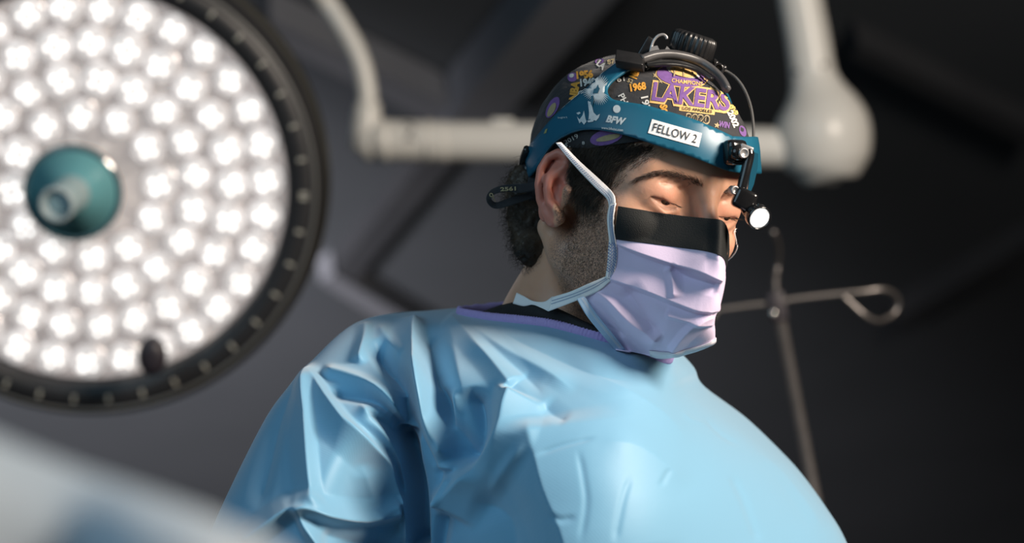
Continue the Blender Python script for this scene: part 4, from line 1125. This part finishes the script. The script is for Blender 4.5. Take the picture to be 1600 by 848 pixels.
tag(mesh_obj('nose_band', V2, F2, M_band, mask), 'black mesh band along the top')
# stitched bindings down the near side, and bottom hem
M_tie = mat('tie_white', (.82, .80, .80), .7, spec=.3)
def tiemat():
    m = M_tie; tc = N(m, 'ShaderNodeTexCoord'); br = N(m, 'ShaderNodeTexNoise', Scale=500); L(m, tc.outputs['Object'], br.inputs['Vector'])
    b = N(m, 'ShaderNodeBump', Strength=.4, Distance=.0005); L(m, br.outputs['Fac'], b.inputs['Height']); L(m, b.outputs['Normal'], BS(m).inputs['Normal'])
tiemat()
M_stitch = mat('stitch_blue', (.10, .17, .36), .7)
M_tieblue = mat('binding_blue', (.40, .56, .74), .7)
MT = bvh(mW, mF)
def strip(left, right, m, name, zs, parent=mask, n=50, th=.0009, nw=7, fold=0.0, clear=.0022):
    Lp = catmull(PXS(*np.array([(x, y, z) for (x, y), z in zip(left, zs)], float).T), n); Rp = catmull(PXS(*np.array([(x, y, z) for (x, y), z in zip(right, zs)], float).T), n)
    S = np.stack([Lp * (1 - s) + Rp * s + np.array([0, 0, fold * math.sin(math.pi * s)]) for s in np.linspace(0, 1, nw)], 1).reshape(-1, 3)
    F = grid_faces(n, nw); W = push_out(S, clear); nn = vnormals(W, F)
    if (nn @ nT).mean() < 0: nn = -nn
    V2, F2 = solidify(W, F, nn, th); o = mesh_obj(name, V2, F2, m, parent); return o, W, F, nn
def stitches(W, nn, n, nw, cols, step, parent, hw=.00035, m=None):
    G3 = W.reshape(n, nw, 3); Nn = nn.reshape(n, nw, 3); ps = []
    for c in cols:
        c0 = int(c); f = c - c0; c1 = min(nw - 1, c0 + 1); line = G3[:, c0] * (1 - f) + G3[:, c1] * f; nl = Nn[:, c0]
        for i in range(1, n - 2, step):
            a, b = line[i], line[i] * .35 + line[i + 1] * .65; t = (b - a); t /= np.linalg.norm(t) + 1e-9; s = np.cross(nl[i], t) * hw; e = nl[i] * .0004
            ps.append((np.array([a - s, a + s, b + s, b - s]) + e, [(0, 1, 2, 3)]))
    V, F = join(ps); mesh_obj('stitching', V, F, m or M_stitch, parent, smooth=False)
# upper tie from the mask corner up under the headband
o, W, F, nn = strip([(868, 223), (894, 255), (926, 289), (950, 312), (958, 324)], [(877, 222), (905, 251), (938, 281), (961, 304), (969, 322)], M_tie, 'mask_tie', [.070, .077, .080, .084, .084], clear=.003, fold=.0006)
stitches(W, nn, 50, 7, [1.6, 3.0], 1, mask, hw=.0003)
# binding over the near edge
o, W, F, nn = strip([(957, 322), (954, 350), (951, 380), (949, 410), (946, 434)], [(969, 322), (967, 350), (965, 378), (964, 408), (958, 436)], M_tie, 'side_binding', [.085, .085, .085, .083, .080], clear=.003, fold=.001)
stitches(W, nn, 50, 7, [2.2, 3.6, 4.8], 1, mask, hw=.0004)
W3 = W.reshape(50, 7, 3); N3 = nn.reshape(50, 7, 3); ps = []
for i in range(24, 44):
    for j in range(6):
        if (i + j) % 2: continue
        q = np.array([W3[i, j], W3[i, j + 1], W3[i + 1, j + 1], W3[i + 1, j]]); c = q.mean(0); ps.append((c + (q - c) * .8 + N3[i, j] * .0005, [(0, 1, 2, 3)]))
V, F = join(ps); mesh_obj('weld_pattern', V, F, M_stitch, mask, smooth=False)
# lower tie round the neck, with its twist
o, W, F, nn = strip([(946, 432), (918, 444), (892, 455), (862, 464)], [(955, 438), (936, 454), (900, 470), (856, 486)], M_tie, 'mask_tie', [.080, .074, .064, .046], clear=.003)
stitches(W, nn, 50, 7, [1.8, 3.2], 1, mask, hw=.0003)
strip([(863, 463), (850, 471), (832, 470), (819, 463), (807, 457)], [(856, 486), (846, 481), (832, 476), (817, 478), (801, 474)], M_tie, 'mask_tie', [.046, .036, .022, .008, -.004], clear=.003)
# blue-white edge running down to the chin, and the bottom hem
o, W, F, nn = strip([(901, 467), (918, 495), (940, 522), (962, 548)], [(913, 462), (934, 492), (955, 518), (976, 545)], M_tieblue, 'side_binding', [.068, .072, .070, .062], clear=.003)
stitches(W, nn, 50, 7, [3.4, 4.2], 1, mask, hw=.0003, m=M_tie)
bt = mW.reshape(MR, MC, 3)[-1]; nb = nmW.reshape(MR, MC, 3)[-1]; ups = mW.reshape(MR, MC, 3)[-14]; nu = nmW.reshape(MR, MC, 3)[-14]
seg = slice(60, 200); V = np.concatenate([(bt + nb * .0009)[seg], (ups + nu * .0009)[seg]]); n_ = 140
F = grid_faces(2, n_); V2, F2 = solidify(V, F, vnormals(V, F) * 1, .0006); tag(mesh_obj('bottom_hem', V2, F2, mat('hem_white', (.72, .70, .76), .7), mask), 'pale stitched bottom hem')
# far tie seen beyond the far cheek
strip([(1135, 350), (1139, 372), (1138, 392), (1131, 412)], [(1137, 349), (1141.5, 372), (1140, 394), (1132, 414)], M_tie, 'mask_tie', [.03, .03, .02, .01], clear=.002, nw=3)
# ================================================================ headlight worn over the cap
Dn = []; nE, nA = 120, 280
for t in np.linspace(-.45, math.pi / 2 - .01, nE):
    ph2 = np.linspace(0, 2 * np.pi, nA, endpoint=False); Dn.append(np.stack([math.cos(t) * np.cos(ph2), math.cos(t) * np.sin(ph2), np.full(nA, math.sin(t))], -1))
Dn = np.concatenate(Dn)
def support(off):
    V = CC + Dn * shell_radius(Dn, off)[:, None]; V = H2W(V); F = grid_faces(nE, nA, True)
    return bvh(V, F)
ST = support(.0135)
base_pt = H2W(np.array([0, 0, .03])).reshape(3)
hl = empty('headlight', Vector(base_pt), 'teal headband headlight with black knob and small lit lamp, worn over cap', 'headlight')
M_tealp = mat('teal_plastic', (.010, .105, .175), .36, spec=.5); noise_color(M_tealp, (.009, .098, .165), (.012, .112, .186), 14)
top_edge = [(1153, 217), (1131, 206), (1084, 186), (1037, 172), (1006, 163.5), (971, 158), (955, 153), (948, 140), (955, 127), (975, 112), (998, 100)]
strapL = [(965, 96), (940, 115), (915, 138), (877, 170), (859, 188), (838, 213), (824, 233), (818, 262), (816, 284)]
bot_edge = [(823, 281), (836, 264), (849, 243), (865, 223), (884, 210.5), (906, 203), (927, 202), (952, 205), (990, 214), (1037, 230), (1084, 246), (1127, 263), (1150, 271)]
def dense(P, k=4): return catmull(np.array(P, float), len(P) * k)
outl = np.concatenate([dense(top_edge), dense(strapL), dense(bot_edge)])
V2d, F2d = poly_mesh(outl, 5)
W, Nn = cast_px(ST, V2d, 0)
Lc = S2H(W2S(W)); NnL = (Nn @ np.stack([nR, nU, nT]).T) @ HM.T
Lc[:, 1] = np.maximum(Lc[:, 1], 0.0)          # near half ends on the mid line
def shell_normal(Lq):
    e = 1e-4; g = np.stack([shell_sdf(Lq + np.eye(3)[k] * e) - shell_sdf(Lq - np.eye(3)[k] * e) for k in range(3)], -1)
    return g / np.linalg.norm(g, axis=1)[:, None]
NnL = shell_normal(Lc)
keepF = [f for f in F2d if not all(Lc[i, 1] <= 1e-6 for i in f)]
if np.mean([np.cross(W[f[1]] - W[f[0]], W[f[2]] - W[f[0]]) @ nT for f in keepF]) < 0: keepF = [tuple(reversed(f)) for f in keepF]
V1, F1 = solidify(Lc, keepF, NnL, .0022)
Lm = Lc * np.array([1, -1, 1]); NLm = NnL * np.array([1, -1, 1]); V2_, F2_ = solidify(Lm, [tuple(reversed(f)) for f in keepF], NLm, .0022)
V, F = join([(V1, F1), (V2_, F2_)])
hb = mesh_obj('headband', H2W(V), F, M_tealp, hl)
# printing on the band
NEAR = bvh(W, keepF)
T_ = NEAR
word('white', 'BFW', 963, 188, 10.5, 31, -10, .05, tree=T_, shear=.25); disc('white', 964, 170.5, 5.8, 6.2, 0, tree=T_, step=4)
word('white', 'www.bfwinc.com', 957, 201.5, 4.2, 34, -7, .015, tree=T_); word('white', 'Imagine it.', 880, 184, 3.2, 15, 4, .0, tree=T_)
# radiating burst with torch bearer
bx, by = 933, 141; ns = 46; pts = []
for k in range(2 * ns):
    a = math.pi * k / ns; r_ = (23.5 if k % 2 == 0 else 13.0) * (1 + .12 * math.sin(a * 3)); pts.append((bx + r_ * .95 * math.sin(a), by - r_ * math.cos(a) * 1.0))
poly('white', pts, tree=T_, lift=.0004, step=5)
poly('teal', [(927, 147), (929, 140), (932, 139), (935, 133), (936.5, 138), (938, 139), (935, 147)], tree=T_, lift=.0010, step=4)
poly('teal', [(924.5, 151), (928, 150), (928.5, 158), (926.5, 168), (924, 163)], tree=T_, lift=.0010, step=4)
poly('white', [(919, 158), (924, 160), (928, 176), (933, 181), (938, 178), (936, 184), (932, 189), (929, 188), (926, 190), (922, 186), (920, 188), (921, 176)], tree=T_, lift=.0005, step=5)
poly('white', [(902, 182), (906, 187), (911, 180), (913, 173), (915, 184), (917, 190), (913, 195), (909, 190), (906, 193)], tree=T_, lift=.0005, step=5)
poly('white', [(901, 177), (906, 175), (908, 177), (904, 179.5)], tree=T_, lift=.0005, step=5)
poly('white', [(918, 189), (925, 187), (928, 190), (920, 191.5)], tree=T_, lift=.0005, step=5)
poly('goldm', [(850, 209), (853, 202), (856, 201), (854, 208)], tree=T_, lift=.0004, step=4)
flush_ink(hb, 'printing', {'white': (.62, .68, .70), 'teal': (.02, .12, .19), 'goldm': (.30, .30, .12)})
V_, F_ = poly_mesh(np.array([(1019, 186.5), (1096.5, 208.5), (1091.5, 230), (1012.5, 208)]), 6); Wk, Nk = cast_px(T_, V_, .0006); Vs, Fs = solidify(Wk, F_, Nk, .0004)
st_ = tag(mesh_obj('sticker', Vs, Fs, mat('sticker_white', (.82, .82, .82), .45), hb, smooth=False), 'white name sticker')
word('ink', 'FELLOW 2', 1054.5, 208.3, 13.5, 70, -15.5, .0, tree=T_, lift=.0011)
flush_ink(hb, 'sticker_lettering', {'ink': (.03, .03, .035)})
# thin black rim on the rear edge of the band
rp, rn = cast_px(ST, dense([(826, 232), (820, 246), (817, 262), (815, 282)], 6), .0012); V, F = tube(rp, .0032, 8); M_blk = mat('black_plastic', (.012, .012, .013), .32, spec=.5); noise_color(M_blk, (.010, .010, .011), (.016, .016, .017), 60)
mesh_obj('rear_pad', V, F, M_blk, hl)
# arc bar over the crown
M_grey = mat('grey_plastic', (.075, .073, .075), .38); noise_color(M_grey, (.065, .063, .065), (.085, .083, .085), 30)
M_metal = mat('satin_metal', (.42, .41, .41), .35, metal=.6)
S2_ = support(.0165)
def bar(pts, w0, th, m, name, parent, lift=0.0, n=60, tree=None):
    C = dense([(x, y) for x, y in pts], 8); P, Nb = cast_px(tree or S2_, C, lift)
    P = catmull(P[::4], n); Nb = catmull(Nb[::4], n); Nb /= np.linalg.norm(Nb, axis=1)[:, None]
    Tg = np.gradient(P, axis=0); Tg /= np.linalg.norm(Tg, axis=1)[:, None]; B = np.cross(Nb, Tg); B /= np.linalg.norm(B, axis=1)[:, None]; Nb = np.cross(Tg, B)
    wd = np.interp(np.linspace(0, 1, n), np.linspace(0, 1, len(w0)), w0); sec = [(-1, -.5), (-.9, .35), (-.6, .5), (.6, .5), (.9, .35), (1, -.5), (.6, -.5), (-.6, -.5)]
    V = np.stack([P + B * (a * wd)[:, None] + Nb * b * th for a, b in sec], 1).reshape(-1, 3)
    F = grid_faces(n, 8, True) + [tuple(range(7, -1, -1)), tuple(range((n - 1) * 8, n * 8))]
    return mesh_obj(name, V, F, m, parent)
bar([(1002, 93), (1022, 86), (1042, 84), (1062, 86), (1082, 91), (1101, 100), (1119, 114), (1131, 129), (1139, 146)], [.0030, .0038, .0040, .0040, .0040, .0034, .0026], .006, M_grey, 'crown_bar', hl)
bar([(1010, 95), (1035, 92), (1062, 93), (1085, 99), (1104, 109), (1122, 123)], [.003, .0045, .005, .0045, .003], .003, M_blk, 'crown_pad', hl, lift=-.0035)
c_, n_c = cast_px(S2_, np.array([[985.0, 97.0]]), .001)
V, F = box(c_[0], nR * .98 - nU * .17, n_c[0], np.cross(nR * .98 - nU * .17, n_c[0]), .0115, .0042, .0085, .0012); mesh_obj('strap_block', V, F, M_blk, hl)
zc = .02
def q_(x, y, z=zc): return PXW(x, y, z).reshape(3)
V, F = box(q_(1008, 76, .005), nR * .5 + nU * .86, nU * .5 - nR * .86, nT, .010, .0035, .006, .0012); mesh_obj('strap_block', V, F, M_blk, hl)
V, F = tube(catmull(np.array([q_(1016, 84), q_(1017, 76), q_(1021, 64), q_(1028, 56), q_(1036, 54), q_(1041, 57), q_(1042, 61)]), 40), .0012, 10); mesh_obj('cable_hook', V, F, M_metal, hl)
for pts in ([(1013, 84), (1018, 73), (1027, 71), (1033, 83)], [(1036, 83), (1042, 72), (1052, 82), (1050, 88)]):
    Pp = np.array([q_(x, y, zc + .006) for x, y in pts] + [q_(x, y, zc - .006) for x, y in pts])
    mesh_obj('hook_base', Pp, [(0, 1, 2, 3), (7, 6, 5, 4), (0, 4, 5, 1), (1, 5, 6, 2), (2, 6, 7, 3), (3, 7, 4, 0)], M_metal, hl, smooth=False)
# ratchet knob
ka = npv(sdir(.30, .93, .10)); ka /= np.linalg.norm(ka); kc = q_(1076, 90, .012)
V, F = lathe(kc - ka * .004, ka, [(0, .011), (.006, .011), (.006, .0135)], 32); mesh_obj('knob_stem', V, F, M_blk, hl)
nk = 26; V, F = [], []
prof_ = [(.001, .0165), (.004, .0185), (.016, .0185), (.019, .0172), (.0205, .0140), (.0207, .001)]
th = np.linspace(0, 2 * np.pi, nk * 6, endpoint=False); ka_u = np.cross(ka, nT); ka_u /= np.linalg.norm(ka_u); ka_v = np.cross(ka, ka_u)
for h, r in prof_:
    rib = (.0008 * np.sign(np.sin(th * nk)) * np.abs(np.sin(th * nk)) ** .5) if .003 < h < .0195 else 0 * th
    V.append(kc + ka * h + (r + rib)[:, None] * (np.cos(th)[:, None] * ka_u + np.sin(th)[:, None] * ka_v))
V = np.concatenate(V); F = grid_faces(len(prof_), nk * 6, True) + [tuple(range((len(prof_) - 1) * nk * 6, len(prof_) * nk * 6))]
tag(mesh_obj('ratchet_knob', V, F, M_blk, hl), 'ribbed black ratchet knob')
# cable clip and cable
bm = bmesh.new(); bmesh.ops.create_uvsphere(bm, u_segments=16, v_segments=10, radius=1.0)
s_v = np.array([v.co[:] for v in bm.verts]); s_f = [[v.index for v in f.verts] for f in bm.faces]; bm.free()
V, F = join([(q_(1118, 99, .0) + s_v * .0030, s_f), (q_(1131, 106, .0) + s_v * .0026, s_f), (q_(1117, 95, -.004) + s_v * .0018, s_f), (q_(1124, 112, .0) + s_v * .0036, s_f), lathe(q_(1122, 107, .005), nT, [(-.004, .0048), (.001, .0048), (.002, .0038), (.0012, .0028), (-.001, .0024)], 20)])
mesh_obj('cable_clip', V, F, mat('black_gloss', (.02, .02, .022), .18, spec=.7), hl)
V, F = tube(catmull(np.array([q_(1126, 108, .0), q_(1138, 113, .0), q_(1152, 124, .005), (q_(1164, 142, .01)), q_(1173, 167, .02), q_(1177, 195, .03), q_(1177, 222, .04), q_(1175, 240, .045), q_(1171, 262, .05), q_(1166, 288, .052), q_(1163, 302, .05)]), 90), .00125, 10)
mesh_obj('cable', V, F, mat('cable_grey', (.10, .10, .10), .3, spec=.6), hl)
# lamp mount on the brow of the band
M_gloss = mat('black_gloss_plastic', (.010, .010, .011), .14, spec=.6); noise_color(M_gloss, (.009, .009, .010), (.013, .013, .014), 50)
c_, n_c = cast_px(ST, np.array([[1141.0, 239.0]]), .0)
nm = n_c[0]; ux = np.cross(nU, nm); ux /= np.linalg.norm(ux); uy = np.cross(nm, ux)
V, F = box(c_[0] + nm * .0055, ux, uy, nm, .0092, .0100, .0065, .0040); mesh_obj('lamp_mount', V, F, M_gloss, hl)
mz = float(W2S(c_[0])[2]) + .012
V, F = tube(np.array([q_(1143, 239, mz - .002), q_(1160, 238, mz + .002)]), .0062, 20); mesh_obj('hinge_barrel', V, F, M_gloss, hl)
sa = npv(sdir(.35, -.05, .93)); sa /= np.linalg.norm(sa)
V, F = lathe(q_(1160, 239, mz + .004), sa, [(-.003, .0042), (.003, .0042), (.0038, .0034), (.0030, .0028), (.0022, .0005)], 20); mesh_obj('hinge_screw', V, F, M_metal, hl)
V, F = tube(catmull(np.array([q_(1171, 232, mz + .001), q_(1170, 246, mz + .001), q_(1165, 268, mz + .003), q_(1160, 288, mz + .004), q_(1157, 304, mz + .004)]), 30), np.interp(np.linspace(0, 1, 30), [0, .15, 1], [.0030, .0042, .0038]), 12); mesh_obj('lamp_arm', V, F, M_gloss, hl)
V, F = box(q_(1166, 232, mz), nR * .93 - nU * .36, nU * .93 + nR * .36, nT, .0055, .0026, .004, .0012); mesh_obj('arm_yoke', V, F, M_metal, hl)
Pp = [(1174, 236), (1185, 240), (1184, 262), (1178, 288), (1172, 302), (1168, 300), (1174, 262)]
V0 = np.array([q_(x, y, mz - .006) for x, y in Pp]); V, F = solidify(V0, [tuple(range(6, -1, -1))], np.tile(nT, (7, 1)), .003); F = [f for f in F]
mesh_obj('lamp_bracket', V, F, M_tealp, hl, smooth=False)
V, F = lathe(q_(1147, 297, mz + .006), sa, [(-.004, .0036), (.002, .0036), (.003, .0028), (.0020, .0022), (.0014, .0005)], 18); mesh_obj('hinge_screw', V, F, M_metal, hl)
V, F = box(q_(1163, 312, mz + .003), nR * .9 - nU * .42, nU * .9 + nR * .42, nT, .0088, .0082, .0075, .0032); lampb = mesh_obj('lamp_body', V, F, M_gloss, hl)
la = npv(sdir(.30, -.36, .88)); la /= np.linalg.norm(la); lf = q_(1187.5, 341, mz + .018)
V, F = lathe(lf - la * .019, la, [(-.006, .0060), (0, .0068), (.008, .0074), (.011, .0095), (.0175, .0098), (.0195, .0094), (.0195, .0086), (.0180, .0082)], 36, cap=False); V2, F2 = tube(np.array([q_(1164, 315, mz + .003), lf - la * .016]), [.0068, .0066], 20)
V, F = join([(V, F), (V2, F2)]); mesh_obj('lamp_barrel', V, F, M_gloss, hl)
V, F = lathe(lf - la * .0015, la, [(0, .0084), (.0012, .006), (.0016, .001)], 28); M_hl = emis('headlight_lens', (1.0, .98, .94), 1.6, .1)
tc_ = N(M_hl, 'ShaderNodeTexCoord'); v_ = N(M_hl, 'ShaderNodeTexVoronoi', Scale=260); L(M_hl, tc_.outputs['Object'], v_.inputs['Vector']); r_ = N(M_hl, 'ShaderNodeMapRange'); r_.inputs['To Min'].default_value = 1.5; r_.inputs['To Max'].default_value = .65; L(M_hl, v_.outputs['Distance'], r_.inputs['Value']); L(M_hl, r_.outputs['Result'], BS(M_hl).inputs['Emission Strength'])
tag(mesh_obj('lamp_lens', V, F, M_hl, hl), 'small lit white lens')
